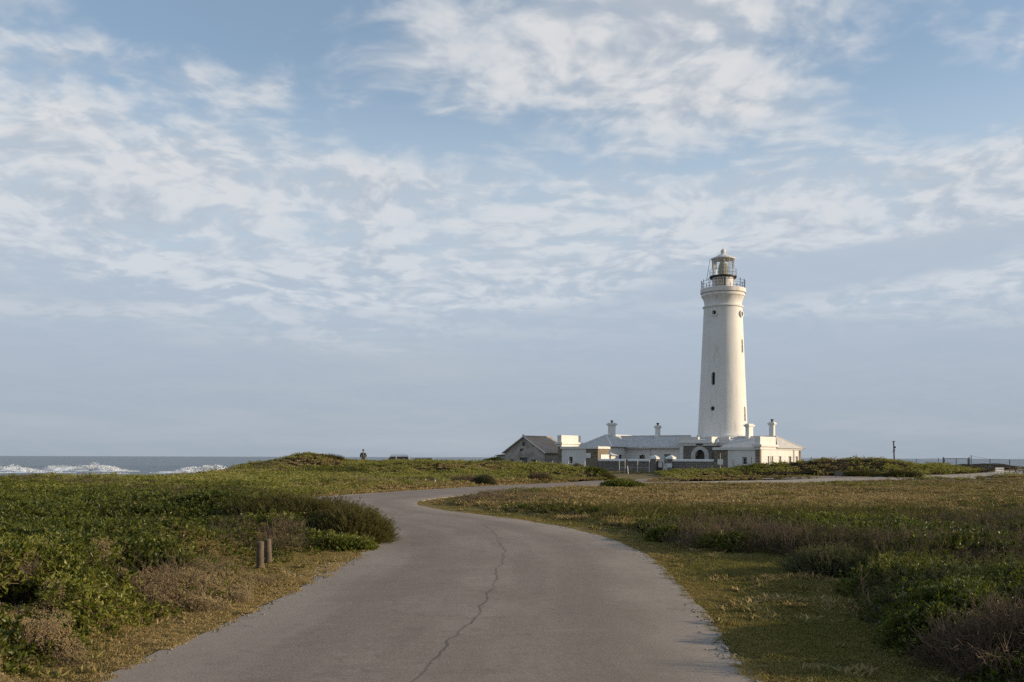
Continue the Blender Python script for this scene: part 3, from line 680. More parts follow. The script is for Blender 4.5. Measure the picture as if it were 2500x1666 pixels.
    can += near_sh*(0.05+0.20*sstep(0.35, 0.7, n1)+0.46*hump)*sstep(0, 0.9, dr-vw)*np.where(hb > 0.5, 0.60, 1.0)
    W['lawn'] += Rr*(1-out)*(1-0.85*sstep(0.60, 0.68, fbm(x*0.9+3, y*0.9, 151, 3)))*sstep(-0.07, 0.05, dr+0.16*(n4-0.5))*sstep(0.02, 0.1, np.minimum(ds, dg)); W['tuft'] += Rr*(1-out)*(0.015+0.16*sstep(0.52, 0.62, n2)*sstep(0.2, 0.8, dr))*sstep(0.05, 0.2, dr)
    mound = Rr*sstep(0.25, 0.6, z)*sstep(75, 82, y)
    pb = sstep(0.55, 0.66, n1+0.3*(n2-0.5)); hp = sstep(0.58, 0.66, n3+0.5*(n2-0.5))
    W['tuft'] += field*(1-0.75*pb)*1.0; W['broad'] += field*pb*0.16+mound*field*0.30; W['heath'] += field*pb*0.6+mound*field*0.4; W['grey'] += field*hp*0.45
    pink = np.exp(-(((x+1.3)/2.6)**2+((y-45.0)/4.0)**2))*field; W['twig'] += pink*1.3+field*hp*0.15; W['tuft'] *= (1-0.5*np.clip(pink, 0, 1))
    can += field*(0.02+0.14*pb*hump+0.06*mound+0.10*np.clip(pink, 0, 1)+0.06*domes(x, y, 2.6, 211)*sstep(62, 50, y))*sstep(0.0, 3.0, ds)
    W['broad'] = W['broad']*np.where(y < 40, 0.10+0.90*sstep(0.20, 0.44, hump), 0.10+0.90*sstep(0.16, 0.42, hump))
    tint = 0.27+0.59*sstep(30, 62, y)-0.22*np.exp(-(((x+8.5)/3.2)**2+((y-25)/3)**2))-0.12*near_sh*sstep(20, 14, y)+0.30*(hump-0.55)+0.8*(fbm(x*0.35, y*0.35, 121, 3)-0.5)+0.6*(fbm(x*0.11, y*0.11, 125, 3)-0.5)*sstep(30, 50, y)+0.5*(n4-0.5)  # corner darkening, far haze and sunlit hump tops are painted into this tint
    for k in W: W[k] = W[k]*(near > (-0.10 if k == 'lawn' else 0.02))*(z > -2.2)
    off = (y > 112) & (y < 150) & (x > -2) & (x < 60)                               # the compound's yard keeps short grass only
    for k in ('broad', 'heath', 'grey', 'twig'): W[k] = np.where(off | ((y > 101) & (x > 3) & (x < 31)) | ((y > 87) & (x > 6.5) & (x < 14.5)), 0.0, W[k])
    can = np.where(off | ((y > 101) & (x > 3) & (x < 31)) | ((y > 87) & (x > 6.5) & (x < 14.5)), 0.0, can)
    return W, np.clip(can, 0, 1.2)*(near > 0.02), tint
# rings of ever larger, sparser clumps
RINGS = [(4.5, 10, 0.080, 0.90), (10, 16, 0.095, 0.95), (16, 24, 0.13, 1.0), (24, 36, 0.18, 1.15), (36, 56, 0.25, 1.4), (56, 84, 0.32, 1.7), (84, 116, 0.37, 1.9)]
DENS = {'broad': 1.0, 'heath': 0.9, 'grey': 0.8, 'lawn': 1.0, 'tuft': 0.9, 'twig': 0.42, 'flower': 0.7}
cloud = {k: [] for k in DENS}
for (d0, d1, sp, s) in RINGS:
    hw = 0.62*d1+5
    gx, gy = np.meshgrid(np.arange(-hw, hw+3, sp), np.arange(max(2.0, d0*0.80), d1, sp))
    x = gx.ravel()+rng.uniform(-0.5, 0.5, gx.size)*sp; y = gy.ravel()+rng.uniform(-0.5, 0.5, gx.size)*sp
    d = np.hypot(x, y); m = (d >= d0) & (d < d1) & (np.abs(x) < 0.60*y+3.5) & (y > 3); x, y = x[m], y[m]
    W, can, tint = cover(x, y); z = look('z', x, y)
    e = 0.25
    cxp, cyp = cover(x+e, y)[1]-can, cover(x, y+e)[1]-can
    for k, wgt in W.items():
        p = wgt*DENS[k]
        reps = 3 if k == 'lawn' and d1 < 30 else 1
        for rpt in range(reps):
            m = rng.random(len(x)) < p; n = int(m.sum())
            if not n: continue
            jx, jy = (rng.uniform(-0.5, 0.5, n)*sp, rng.uniform(-0.5, 0.5, n)*sp) if rpt else (0, 0)
            low = rng.random(n)**2.2                                                 # most stand at the canopy's surface, some below it
            if k in ('lawn', 'tuft', 'flower'): low = low*0
            zz = z[m]+0.03*(look('dr', x[m], y[m]) < 0.0)+can[m]*(1-0.55*low)-(0.07*s if k in ('broad',) else 0.10*min(s, 1.5) if k in ('heath', 'grey') else 0.0)
            if k == 'twig': zz = z[m]+can[m]*0.65*rng.random(n)
            if k == 'tuft': zz = z[m]+0.5*can[m]
            if k == 'flower': zz = z[m]+can[m]*0.9
            tl = 0.65 if k in ('broad', 'flower') else 0.25
            rot = np.stack([np.clip(cyp[m]/e*tl, -0.9, 0.9)+rng.normal(0, 0.16, n), np.clip(-cxp[m]/e*tl, -0.9, 0.9)+rng.normal(0, 0.16, n), rng.uniform(0, 6.28, n)], -1)
            ks = s*rng.uniform(0.75, 1.25, n)
            if k == 'lawn': ks = np.minimum(ks, 1.9)
            if k == 'twig': ks = ks*rng.uniform(0.8, 1.25, n)*0.95
            sc3 = np.stack([ks, ks, ks*(0.55 if s > 1.3 else 0.9)], -1)
            if k in ('tuft',): sc3 = np.stack([ks, ks, np.minimum(ks, 1.3)*(0.8+0.35*rng.random(n))*np.where((look('side', x[m], y[m]) < 0) & (y[m] > 30), 0.45, 0.62)*(0.75 if d1 < 30 else 1.0)], -1)
            if k in ('twig', 'heath', 'grey'): sc3 = np.stack([ks, ks, np.minimum(ks, 1.4)*np.where((look('side', x[m], y[m]) < 0) & (y[m] > 36), 0.40, 1.0 if s < 1.35 else 0.6)], -1)
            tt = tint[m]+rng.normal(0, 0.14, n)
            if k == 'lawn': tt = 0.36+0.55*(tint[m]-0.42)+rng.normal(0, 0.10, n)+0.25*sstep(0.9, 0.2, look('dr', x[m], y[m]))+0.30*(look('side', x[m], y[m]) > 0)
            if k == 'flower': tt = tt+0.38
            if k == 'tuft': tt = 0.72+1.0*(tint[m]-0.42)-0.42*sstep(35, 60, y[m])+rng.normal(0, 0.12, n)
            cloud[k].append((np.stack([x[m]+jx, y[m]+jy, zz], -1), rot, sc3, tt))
names = {'broad': ('leafy_ground_cover', 'low dense mat of glossy green coastal scrub on both sides of the road', 'scrub'), 'heath': ('heath_cover', 'fine-leaved olive heath spread over field and mounds', 'heath'),
         'grey': ('grey_heath_cover', 'patches of grey-green fine-leaved heath among the scrub', 'heath'), 'lawn': ('verge_grass', 'short green and tan grass along the road edges', 'grass'),
         'tuft': ('field_grass', 'dry golden brown grass of the open field and banks', 'grass'), 'twig': ('dead_twig_cover', 'brown leafless twiggy scrub in patches among the green', 'scrub'),
         'flower': ('dry_flower_cover', 'dry cream flower heads massed along the road edge', 'flowers')}
total = 0
for k, lst in cloud.items():
    pts, rot, scl, tn = (np.concatenate([q[i] for q in lst]) for i in range(4)); total += len(pts)
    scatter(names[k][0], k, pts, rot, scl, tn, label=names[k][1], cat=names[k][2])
#print('instances', total, {k: sum(len(q[0]) for q in v) for k, v in cloud.items()})
# the woody mass under the leaves, as a lumpy sheet inside the canopy
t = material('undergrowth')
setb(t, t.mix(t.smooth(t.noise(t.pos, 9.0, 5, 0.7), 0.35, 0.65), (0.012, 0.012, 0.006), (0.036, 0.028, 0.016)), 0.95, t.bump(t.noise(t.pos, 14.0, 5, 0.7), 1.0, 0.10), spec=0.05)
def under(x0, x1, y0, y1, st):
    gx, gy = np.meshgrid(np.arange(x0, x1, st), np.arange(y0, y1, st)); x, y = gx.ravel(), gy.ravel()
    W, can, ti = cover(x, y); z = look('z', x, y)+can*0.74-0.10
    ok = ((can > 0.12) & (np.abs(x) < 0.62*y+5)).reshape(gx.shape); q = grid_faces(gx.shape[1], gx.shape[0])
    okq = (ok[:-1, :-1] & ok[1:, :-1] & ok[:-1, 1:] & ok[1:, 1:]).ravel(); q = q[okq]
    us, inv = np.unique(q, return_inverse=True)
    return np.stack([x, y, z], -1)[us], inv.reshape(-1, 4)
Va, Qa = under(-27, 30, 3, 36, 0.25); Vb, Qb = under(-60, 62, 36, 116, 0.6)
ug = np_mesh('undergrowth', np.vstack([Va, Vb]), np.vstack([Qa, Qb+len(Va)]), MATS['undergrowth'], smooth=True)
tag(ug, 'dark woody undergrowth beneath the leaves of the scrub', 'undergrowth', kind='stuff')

# ------------------------------------------------------------------ the lighthouse compound: its own axes, a along the front (towards the camera's right), b to the back
T0 = np.array([25.6, 121.0]); PHI = R(-36.87); CA, SA = math.cos(PHI), math.sin(PHI)
def ab(a, b): return (T0[0]+a*CA-b*SA, T0[1]+a*SA+b*CA)
def ab_thing(name, label, cat, a, b, z=0.30, group=None):
    o = thing(name, label, cat, (*ab(a, b), z), PHI, group); o['_off'] = (a, b, z); return o
def put(mb, name, mat, root, smooth=None, bevel=0.0, parent=None):
    return mb.build(name, MATS[mat] if isinstance(mat, str) else [MATS[m] for m in mat], parent or root, tuple(root['_off']), smooth, bevel)

t = material('white_wall')
n1, n2 = t.noise(t.pos, 0.5, 5, 0.6), t.noise(t.vmath('MULTIPLY', t.pos, (2.2, 2.2, 0.35)), 1.0, 6, 0.65)
c = t.mix(t.smooth(n1, 0.3, 0.7), (0.66, 0.635, 0.59), (0.72, 0.70, 0.655))
c = t.mix(t.math('MULTIPLY', t.smooth(n2, 0.50, 0.78), 0.45), c, (0.48, 0.43, 0.35))
setb(t, c, 0.75, t.bump(t.noise(t.pos, 6.0, 5, 0.6), 0.35, 0.02), spec=0.3)
t = material('tower_paint')
n1, n2 = t.noise(t.pos, 0.35, 5, 0.6), t.noise(t.vmath('MULTIPLY', t.pos, (2.0, 2.0, 0.22)), 1.0, 6, 0.65)
c = t.mix(t.smooth(n1, 0.3, 0.7), (0.68, 0.655, 0.61), (0.73, 0.71, 0.665))
c = t.mix(t.math('MULTIPLY', t.smooth(n2, 0.50, 0.74), 0.6), c, (0.47, 0.42, 0.33))
fl_ = t.noise(t.pos, 2.6, 6, 0.7); c = t.mix(t.math('MULTIPLY', t.smooth(fl_, 0.60, 0.72), 0.4), c, (0.56, 0.53, 0.47))
zz = t.sep(t.pos)[2]
rust = t.math('MULTIPLY', t.smooth(t.noise(t.vmath('MULTIPLY', t.pos, (1.6, 1.6, 0.16)), 2.2, 4, 0.6), 0.52, 0.70), t.smooth(zz, 18.8, 22.3))
c = t.mix(t.math('MULTIPLY', rust, 0.65), c, (0.42, 0.26, 0.12))
setb(t, c, 0.6, t.bump(t.noise(t.pos, 5.0, 4, 0.6), 0.25, 0.02), spec=0.35)
def stone(name, a, b, mortar, sx=1.9):
    t = material(name)
    v = t.node('ShaderNodeTexVoronoi', feature='F1'); t.l.new(t.vmath('MULTIPLY', t.obj, (sx, sx, sx*1.7)), v.inputs['Vector']); v.inputs['Scale'].default_value = 1.0; v.inputs['Randomness'].default_value = 0.75
    e = t.node('ShaderNodeTexVoronoi', feature='DISTANCE_TO_EDGE'); t.l.new(t.vmath('MULTIPLY', t.obj, (sx, sx, sx*1.7)), e.inputs['Vector']); e.inputs['Scale'].default_value = 1.0; e.inputs['Randomness'].default_value = 0.75
    g = t.noise(t.obj, 9.0, 5, 0.65); r = t.sep(v.outputs['Color'])[0]
    c = t.mix(r, a, b); c = t.mix(t.math('MULTIPLY', t.smooth(g, 0.4, 0.7), 0.5), c, tuple(x*0.6 for x in a))
    j = t.smooth(e.outputs['Distance'], 0.03, 0.10); c = t.mix(j, mortar, c)
    setb(t, c, 0.9, t.bump(t.math('ADD', t.math('MULTIPLY', j, 0.7), g), 0.8, 0.05), spec=0.15)
    return t.m
stone('stone_wall', (0.17, 0.135, 0.10), (0.27, 0.21, 0.15), (0.25, 0.21, 0.165))
stone('grey_stone', (0.165, 0.148, 0.13), (0.245, 0.215, 0.18), (0.22, 0.20, 0.175), 1.7)
plain('arch_plaster', (0.52, 0.50, 0.46), 0.85, 0.12, 2.0)
plain('shed_plaster', (0.36, 0.32, 0.275), 0.9, 0.30, 1.3, bump=0.5)
plain('tin_roof', (0.54, 0.52, 0.49), 0.65, 0.14, 2.0)
plain('slate_roof', (0.50, 0.48, 0.45), 0.8, 0.14, 3.0, bump=0.3)
t = material('old_roof'); n1, n2 = t.noise(t.pos, 0.9, 5, 0.65), t.noise(t.pos, 6.0, 4, 0.6)
setb(t, t.mix(t.smooth(n1, 0.40, 0.62), t.mix(n2, (0.30, 0.265, 0.23), (0.38, 0.34, 0.30)), t.mix(n2, (0.32, 0.21, 0.13), (0.42, 0.30, 0.19))), 0.9, t.bump(n2, 0.5, 0.03), spec=0.15)
plain('black_iron', (0.030, 0.032, 0.035), 0.5, 0.2, 6.0, metal=0.4)
plain('dark_glass', (0.018, 0.020, 0.022), 0.15, 0.2, 2.0)
plain('shutter_paint', (0.42, 0.36, 0.28), 0.7, 0.1, 4.0)
plain('brown_door', (0.055, 0.036, 0.026), 0.6, 0.25, 5.0)
plain('rust_door', (0.16, 0.07, 0.035), 0.7, 0.25, 5.0)
plain('grey_door', (0.115, 0.108, 0.10), 0.8, 0.15, 4.0)
plain('galvanised', (0.50, 0.50, 0.49), 0.45, 0.12, 6.0, metal=0.5)
plain('white_paint', (0.72, 0.71, 0.69), 0.55, 0.04, 4.0)
plain('weathered_wood', (0.115, 0.085, 0.056), 0.85, 0.3, 7.0, bump=0.5)
plain('green_wood', (0.075, 0.075, 0.058), 0.85, 0.25, 7.0)
t = material('lens_glass'); setb(t, (0.62, 0.56, 0.40), 0.15, spec=0.8); t.bs.inputs['Transmission Weight'].default_value = 0.35
t = material('pane_glass')
tr = t.node('ShaderNodeBsdfTransparent'); tr.inputs['Color'].default_value = (0.96, 0.975, 0.97, 1); gl = t.node('ShaderNodeBsdfGlossy'); gl.inputs['Roughness'].default_value = 0.04
fr = t.node('ShaderNodeFresnel'); fr.inputs['IOR'].default_value = 1.5; mx = t.node('ShaderNodeMixShader')
t.l.new(t.math('ADD', t.math('MULTIPLY', fr.outputs[0], 0.9), 0.03), mx.inputs[0]); t.l.new(tr.outputs[0], mx.inputs[1]); t.l.new(gl.outputs[0], mx.inputs[2]); t.l.new(mx.outputs[0], t.out.inputs['Surface'])

def arch_poly(w, h, seg=10, round_all=False):
    """outline (x,z) of an upright opening of width w and height h about 0,0 at its middle, with a round head (and foot)"""
    r = w/2; p = [(r*math.cos(a), h/2-r+r*math.sin(a)) for a in np.linspace(0, math.pi, seg+1)]
    return p+([(r*math.cos(a), -h/2+r+r*math.sin(a)) for a in np.linspace(math.pi, 2*math.pi, seg+1)] if round_all else [(-r, -h/2), (r, -h/2)])
def radial(mb, poly, ang, r0, r1, zc):
    """poly in the tangent plane extruded along the radius at angle ang"""
    c, s_ = math.cos(ang), math.sin(ang); n = len(poly)
    V = [(r*c-x*s_, r*s_+x*c, zc+z) for r in (r0, r1) for x, z in poly]
    mb.add(V, [tuple(range(n-1, -1, -1)), tuple(range(n, 2*n))]+[(i, (i+1) % n, n+(i+1) % n, n+i) for i in range(n)])
def ring_poly_radial(mb, outer, inner, ang, r0, r1, zc):
    c, s_ = math.cos(ang), math.sin(ang); n = len(outer)
    V = [(r*c-x*s_, r*s_+x*c, zc+z) for r in (r0, r1) for pl in (outer, inner) for x, z in pl]; Fc = []
    for i in range(n):
        j = (i+1) % n
        Fc += [(i, j, n+j, n+i), (2*n+i, 3*n+i, 3*n+j, 2*n+j), (i, 2*n+i, 2*n+j, j), (n+i, n+j, 3*n+j, 3*n+i)]
    mb.add(V, Fc)

# --- the tower
lh = ab_thing('lighthouse', 'tall white round lighthouse tower with glass lantern room above the low white buildings', 'lighthouse', 0, 0)
def shaft_r(z): return np.interp(z, [4.5, 5.0, 20.15], [3.0, 2.97, 2.30])
prof = [(3.12, 4.35), (3.12, 4.70), (3.04, 4.80), (2.98, 4.95)]+[(float(shaft_r(z)), z) for z in np.linspace(5.3, 20.1, 12)]
prof += [(2.31, 20.16), (2.43, 20.22), (2.43, 20.36), (2.25, 20.44)]+[(2.235+0.30*((z-20.5)/1.05)**2.2, z) for z in np.linspace(20.5, 21.55, 8)]
prof += [(2.60, 21.57), (2.60, 21.86), (2.54, 21.90), (2.54, 21.94), (2.72, 21.98), (2.72, 22.46), (2.64, 22.50), (0.3, 22.52)]
shaft_mb = MB().lathe(prof, 96)
shaft = put(shaft_mb, 'tower_shaft', 'tower_paint', lh, 30)
FRONT, SIDE = -math.pi/2, 0.0
WIN = [(FRONT, 19.40, 0.46, 0.46, True), (FRONT, 11.47, 0.47, 1.58, True), (FRONT, 7.90, 0.56, 0.56, True), (SIDE, 19.32, 0.46, 0.46, True), (SIDE, 15.45, 0.50, 1.62, True), (SIDE, 7.28, 0.50, 1.78, True)]
cut = MB()
for ang, zc, ww, hh, _ in WIN: radial(cut, arch_poly(ww, hh, 10, True), ang, float(shaft_r(zc))-0.55, float(shaft_r(zc))+0.8, zc)
cutter = cut.build('cutter', None, None, tuple(lh['_off'])); cutter.location = lh.location; cutter.rotation_euler = lh.rotation_euler
bm_ = shaft.modifiers.new('openings', 'BOOLEAN'); bm_.operation = 'DIFFERENCE'; bm_.object = cutter; bm_.solver = 'EXACT'
bpy.context.view_layer.update()
me2 = bpy.data.meshes.new_from_object(shaft.evaluated_get(bpy.context.evaluated_depsgraph_get()))
shaft.modifiers.clear(); shaft.data = me2; bpy.data.objects.remove(cutter)
me2.set_sharp_from_angle(angle=R(30))
for ang, zc, ww, hh, _ in WIN:
    rr = float(shaft_r(zc)); rr = rr+(0.27 if ang == SIDE else 0.0); wn = MB(); radial(wn, arch_poly(ww*1.02, hh*1.01, 10, True), ang, rr-0.50, rr-0.40, zc)
    wo_ = put(wn, 'window', 'shutter_paint' if ang == SIDE else 'dark_glass', lh)
    for zz in ([zc] if hh < 1 else [zc-hh*0.22, zc+hh*0.12]):
        fr_ = MB(); radial(fr_, [(-ww/2, -0.025), (ww/2, -0.025), (ww/2, 0.025), (-ww/2, 0.025)], ang, rr-0.40, rr-0.37, zz)
        put(fr_, 'glazing_bar', 'black_iron' if ang == FRONT else 'white_paint', lh, parent=wo_)
    rr = float(shaft_r(zc))
    if zc > 19:
        sr = MB(); oc = [(0.43*math.cos(a), 0.43*math.sin(a)) for a in np.linspace(0, 2*math.pi, 25)[:-1]]; ic = [(0.27*math.cos(a), 0.27*math.sin(a)) for a in np.linspace(0, 2*math.pi, 25)[:-1]]
        ring_poly_radial(sr, oc, ic, ang, rr-0.15, rr+0.16, zc); put(sr, 'window_surround', 'tower_paint', lh, 30)
for k in range(16):                                           # gallery railing
    a = 2*math.pi*(k+0.35)/16; x, y = 2.60*math.cos(a), 2.60*math.sin(a)
    put(MB().tube([(x, y, 22.4), (x, y, 23.44)], 0.032, 6).lathe([(0.02, 23.42), (0.06, 23.47), (0.055, 23.52), (0.0, 23.58)], 8, x, y), 'railing_post', 'black_iron', lh)
for zz in (22.68, 23.05, 23.36):
    put(MB().tube([(2.60*math.cos(a), 2.60*math.sin(a), zz) for a in np.linspace(0, 2*math.pi, 49)], 0.016, 5, False), 'railing_bar', 'black_iron', lh)
drum = put(MB().lathe([(1.31, 22.45), (1.31, 23.86), (1.34, 23.90), (1.34, 23.98), (0.2, 24.0)], 48), 'lantern_drum', 'tower_paint', lh, 30)
da = math.atan2(-0.75, 0.35)-0.05
dm = MB(); radial(dm, [(-0.30, -0.65), (0.30, -0.65), (0.30, 0.55), (-0.30, 0.55)], FRONT+0.22, 1.24, 1.335, 23.18); door = put(dm, 'drum_door', 'shutter_paint', lh)
dm = MB(); radial(dm, [(-0.09, -0.65), (0.09, -0.65), (0.09, 0.55), (-0.09, 0.55)], FRONT+0.60, 1.24, 1.36, 23.18); put(dm, 'door_post', 'rust_door', lh, parent=door)
sg = put(MB().lathe([(1.35, 23.86), (1.60, 23.92), (1.64, 23.96), (1.64, 24.06), (1.35, 24.06)], 48, cap=False), 'service_gallery', 'black_iron', lh, 30)
for k in range(20):
    a = 2*math.pi*k/20; put(MB().tube([(1.33*math.cos(a), 1.33*math.sin(a), 23.62), (1.58*math.cos(a), 1.58*math.sin(a), 23.90)], 0.025, 5), 'bracket', 'black_iron', lh, parent=sg)
for zz in (24.40, 24.80): put(MB().tube([(1.63*math.cos(a), 1.63*math.sin(a), zz) for a in np.linspace(0, 2*math.pi, 41)], 0.014, 5, False), 'service_rail', 'black_iron', lh, parent=sg)
for k in range(10):
    a = 2*math.pi*k/10; put(MB().tube([(1.63*math.cos(a), 1.63*math.sin(a), 24.0), (1.63*math.cos(a), 1.63*math.sin(a), 24.82)], 0.016, 5), 'service_post', 'black_iron', lh, parent=sg)
NP = 12
for k in range(NP):                                           # lantern panes in three tiers, with bars between them
    a0, a1 = 2*math.pi*k/NP, 2*math.pi*(k+1)/NP
    for z0, z1 in ((24.02, 24.72), (24.72, 25.42), (25.42, 26.10)):
        r0, r1 = 1.29+0.05*(z0-24)/2.1, 1.29+0.05*(z1-24)/2.1
        put(MB().add([(r0*math.cos(a0), r0*math.sin(a0), z0), (r0*math.cos(a1), r0*math.sin(a1), z0), (r1*math.cos(a1), r1*math.sin(a1), z1), (r1*math.cos(a0), r1*math.sin(a0), z1)], [(0, 1, 2, 3)]), 'lantern_pane', 'pane_glass', lh)
    put(MB().tube([(1.30*math.cos(a0), 1.30*math.sin(a0), 24.0), (1.355*math.cos(a0), 1.355*math.sin(a0), 26.14)], 0.014, 5), 'astragal', 'white_paint', lh)
for zz in (24.72, 25.42): put(MB().tube([(1.315*math.cos(a), 1.315*math.sin(a), zz) for a in np.linspace(0, 2*math.pi, 49)], 0.012, 5, False), 'glazing_ring', 'white_paint', lh)
lp = [(0.30, 24.0), (0.58, 24.05)]
for i in range(14):
    z = 24.08+i*0.125; rr = 0.60*math.cos(max(0, (z-24.7)/1.25)*1.05) if z > 24.7 else 0.60
    lp += [(rr*0.90, z), (rr, z+0.06), (rr*0.97, z+0.115)]
lp += [(0.16, 25.86), (0.10, 25.95)]
put(MB().lathe(lp, 32), 'lens', 'lens_glass', lh, 50)
fr_ = MB()
for k in range(8):
    a = 2*math.pi*k/8; fr_.tube([(0.62*math.cos(a), 0.62*math.sin(a), 24.0), (0.62*math.cos(a), 0.62*math.sin(a), 24.8), (0.50*math.cos(a), 0.50*math.sin(a), 25.5), (0.15*math.cos(a), 0.15*math.sin(a), 25.9)], 0.012, 5)
put(fr_, 'lens_frame', 'rust_door', lh)
put(MB().lathe([(1.36, 26.08), (1.44, 26.12), (1.46, 26.20), (1.40, 26.26), (1.05, 26.40), (0.66, 26.60), (0.34, 26.78), (0.24, 26.82), (0.22, 26.86)], 40), 'lantern_roof', 'tower_paint', lh, 30)
put(MB().lathe([(0.20, 26.84)]+[(0.31*math.cos(a), 27.10+0.31*math.sin(a)) for a in np.linspace(-1.1, 1.5, 10)]+[(0.03, 27.42), (0.02, 27.62)], 20), 'vent_ball', 'tower_paint', lh, 40)
la = math.atan2(0.2*CA+0.98*SA*-1, -0.98*CA+0.2*SA)           # towards the camera's left
la = math.atan2(-(-0.98)*SA+0.2*CA, (-0.98)*CA+0.2*SA)
ld = MB(); cl_, sl_ = math.cos(la), math.sin(la)
def lp_(r, sgn, z): return (r*cl_-sgn*0.20*sl_, r*sl_+sgn*0.20*cl_, z)
for sgn in (-1, 1): ld.tube([lp_(1.98, sgn, 23.6), lp_(1.58, sgn, 26.15), lp_(1.40, sgn, 26.3)], 0.02, 5)
for k in range(8): r_ = 1.98-0.40*k/7; ld.tube([lp_(r_, -1, 23.65+2.45*k/7), lp_(r_, 1, 23.65+2.45*k/7)], 0.013, 5)
ld.tube([lp_(1.95, 0, 23.7), lp_(1.6, 0, 23.98)], 0.02, 5)
put(ld, 'ladder', 'black_iron', lh)
l2 = MB()
for sgn in (-1, 1): l2.tube([lp_(1.62, sgn, 22.5), lp_(1.50, sgn, 23.95)], 0.02, 5)
for k in range(5): l2.tube([lp_(1.62-0.02*k, -1, 22.7+0.27*k), lp_(1.62-0.02*k, 1, 22.7+0.27*k)], 0.013, 5)
put(l2, 'ladder', 'black_iron', lh)

# --- generic building pieces
def wall_x(mb, a0, a1, b, z0, z1, holes, th=0.35, back=1):
    """front wall in the plane b (thickness th to the back) with rectangular holes (a, b, z, z)"""
    xs_ = sorted({a0, a1, *[h[0] for h in holes], *[h[1] for h in holes]}); zs_ = sorted({z0, z1, *[h[2] for h in holes], *[h[3] for h in holes]})
    for i in range(len(xs_)-1):
        for j in range(len(zs_)-1):
            cx_, cz_ = (xs_[i]+xs_[i+1])/2, (zs_[j]+zs_[j+1])/2
            if not any(h[0] < cx_ < h[1] and h[2] < cz_ < h[3] for h in holes): mb.box(xs_[i], xs_[i+1], b, b+th*back, zs_[j], zs_[j+1])
def wall_y(mb, b0, b1, a, z0, z1, holes, th=0.35, side=-1):
    xs_ = sorted({b0, b1, *[h[0] for h in holes], *[h[1] for h in holes]}); zs_ = sorted({z0, z1, *[h[2] for h in holes], *[h[3] for h in holes]})
    for i in range(len(xs_)-1):
        for j in range(len(zs_)-1):
            cx_, cz_ = (xs_[i]+xs_[i+1])/2, (zs_[j]+zs_[j+1])/2
            if not any(h[0] < cx_ < h[1] and h[2] < cz_ < h[3] for h in holes): mb.box(a, a+th*side, xs_[i], xs_[i+1], zs_[j], zs_[j+1])
def win_x(root, a0, a1, b, z0, z1, bars=0, mat='dark_glass', frame='white_paint', sill=True, rec=0.22):
    o = put(MB().box(a0, a1, b+rec, b+rec+0.05, z0, z1), 'window', mat, root)
    f = MB()
    for x in (a0, a1-0.05): f.box(x, x+0.05, b+rec-0.03, b+rec-0.002, z0, z1)
    for z in (z0, z1-0.05): f.box(a0+0.05, a1-0.05, b+rec-0.03, b+rec-0.002, z, z+0.05)
    put(f, 'window_frame', frame, root, parent=o)
    if bars:
        g = MB()
        for k in range(1, bars): x = a0+(a1-a0)*k/bars; g.box(x-0.02, x+0.02, b+rec-0.06, b+rec-0.035, z0, z1)
        for k in (1, 2): z = z0+(z1-z0)*k/3; g.box(a0, a1, b+rec-0.09, b+rec-0.062, z-0.02, z+0.02)
        put(g, 'window_bars', frame, root, parent=o)
    if sill: put(MB().box(a0-0.08, a1+0.08, b-0.07, b+0.10, z0-0.12, z0-0.004), 'window_sill', 'white_wall', root, parent=o)
def win_y(root, b0, b1, a, z0, z1, mat='dark_glass', frame='white_paint'):
    o = put(MB().box(a-0.27, a-0.16, b0, b1, z0, z1), 'window', mat, root)
    m = MB()
    for k in range(6): z = z0+(z1-z0)*(k+0.5)/6; m.box(a-0.157, a-0.13, b0+0.04, b1-0.04, z-0.03, z+0.03)
    put(m, 'louvre', frame, root, parent=o)
    put(MB().box(a-0.10, a+0.06, b0-0.06, b1+0.06, z0-0.10, z0-0.004), 'window_sill', 'white_wall', root, parent=o)
def corrugated(name, root, quad, mat, pitch=0.30, amp=0.035, th=0.03, parent=None):
    """sheet over the four corners (eave left, eave right, ridge right, ridge left); its waves run from eave to ridge"""
    e0, e1, r1, r0 = [Vector(p) for p in quad]; n = max(8, int((e1-e0).length/pitch*6)); nrm = (e1-e0).cross(r0-e0).normalized()
    if nrm.z < 0: nrm = -nrm
    V = []; Fc = []; st = (e1-e0).length/pitch
    for i in range(n+1):
        u = i/n; o = nrm*(amp*math.sin(2*math.pi*u*st))
        V += [e0.lerp(e1, u)+o, r0.lerp(r1, u)+o, e0.lerp(e1, u)+o-nrm*th, r0.lerp(r1, u)+o-nrm*th]
    for i in range(n):
        k = 4*i; Fc += [(k, k+4, k+5, k+1), (k+2, k+3, k+7, k+6), (k, k+2, k+6, k+4), (k+1, k+5, k+7, k+3)]
    Fc += [(0, 1, 3, 2), (4*n, 4*n+2, 4*n+3, 4*n+1)]
    return put(MB().add(V, Fc), name, mat, root, parent=parent)
def slab(name, root, poly, mat, th=0.08, parent=None):
    p = [Vector(q) for q in poly]; nrm = (p[1]-p[0]).cross(p[2]-p[0]).normalized(); nrm = nrm if nrm.z > 0 else -nrm; n = len(p)
    V = p+[q-nrm*th for q in p]
    return put(MB().add(V, [tuple(range(n)), tuple(range(2*n-1, n-1, -1))]+[(i, (i+1) % n, n+(i+1) % n, n+i) for i in range(n)]), name, mat, root, parent=parent)
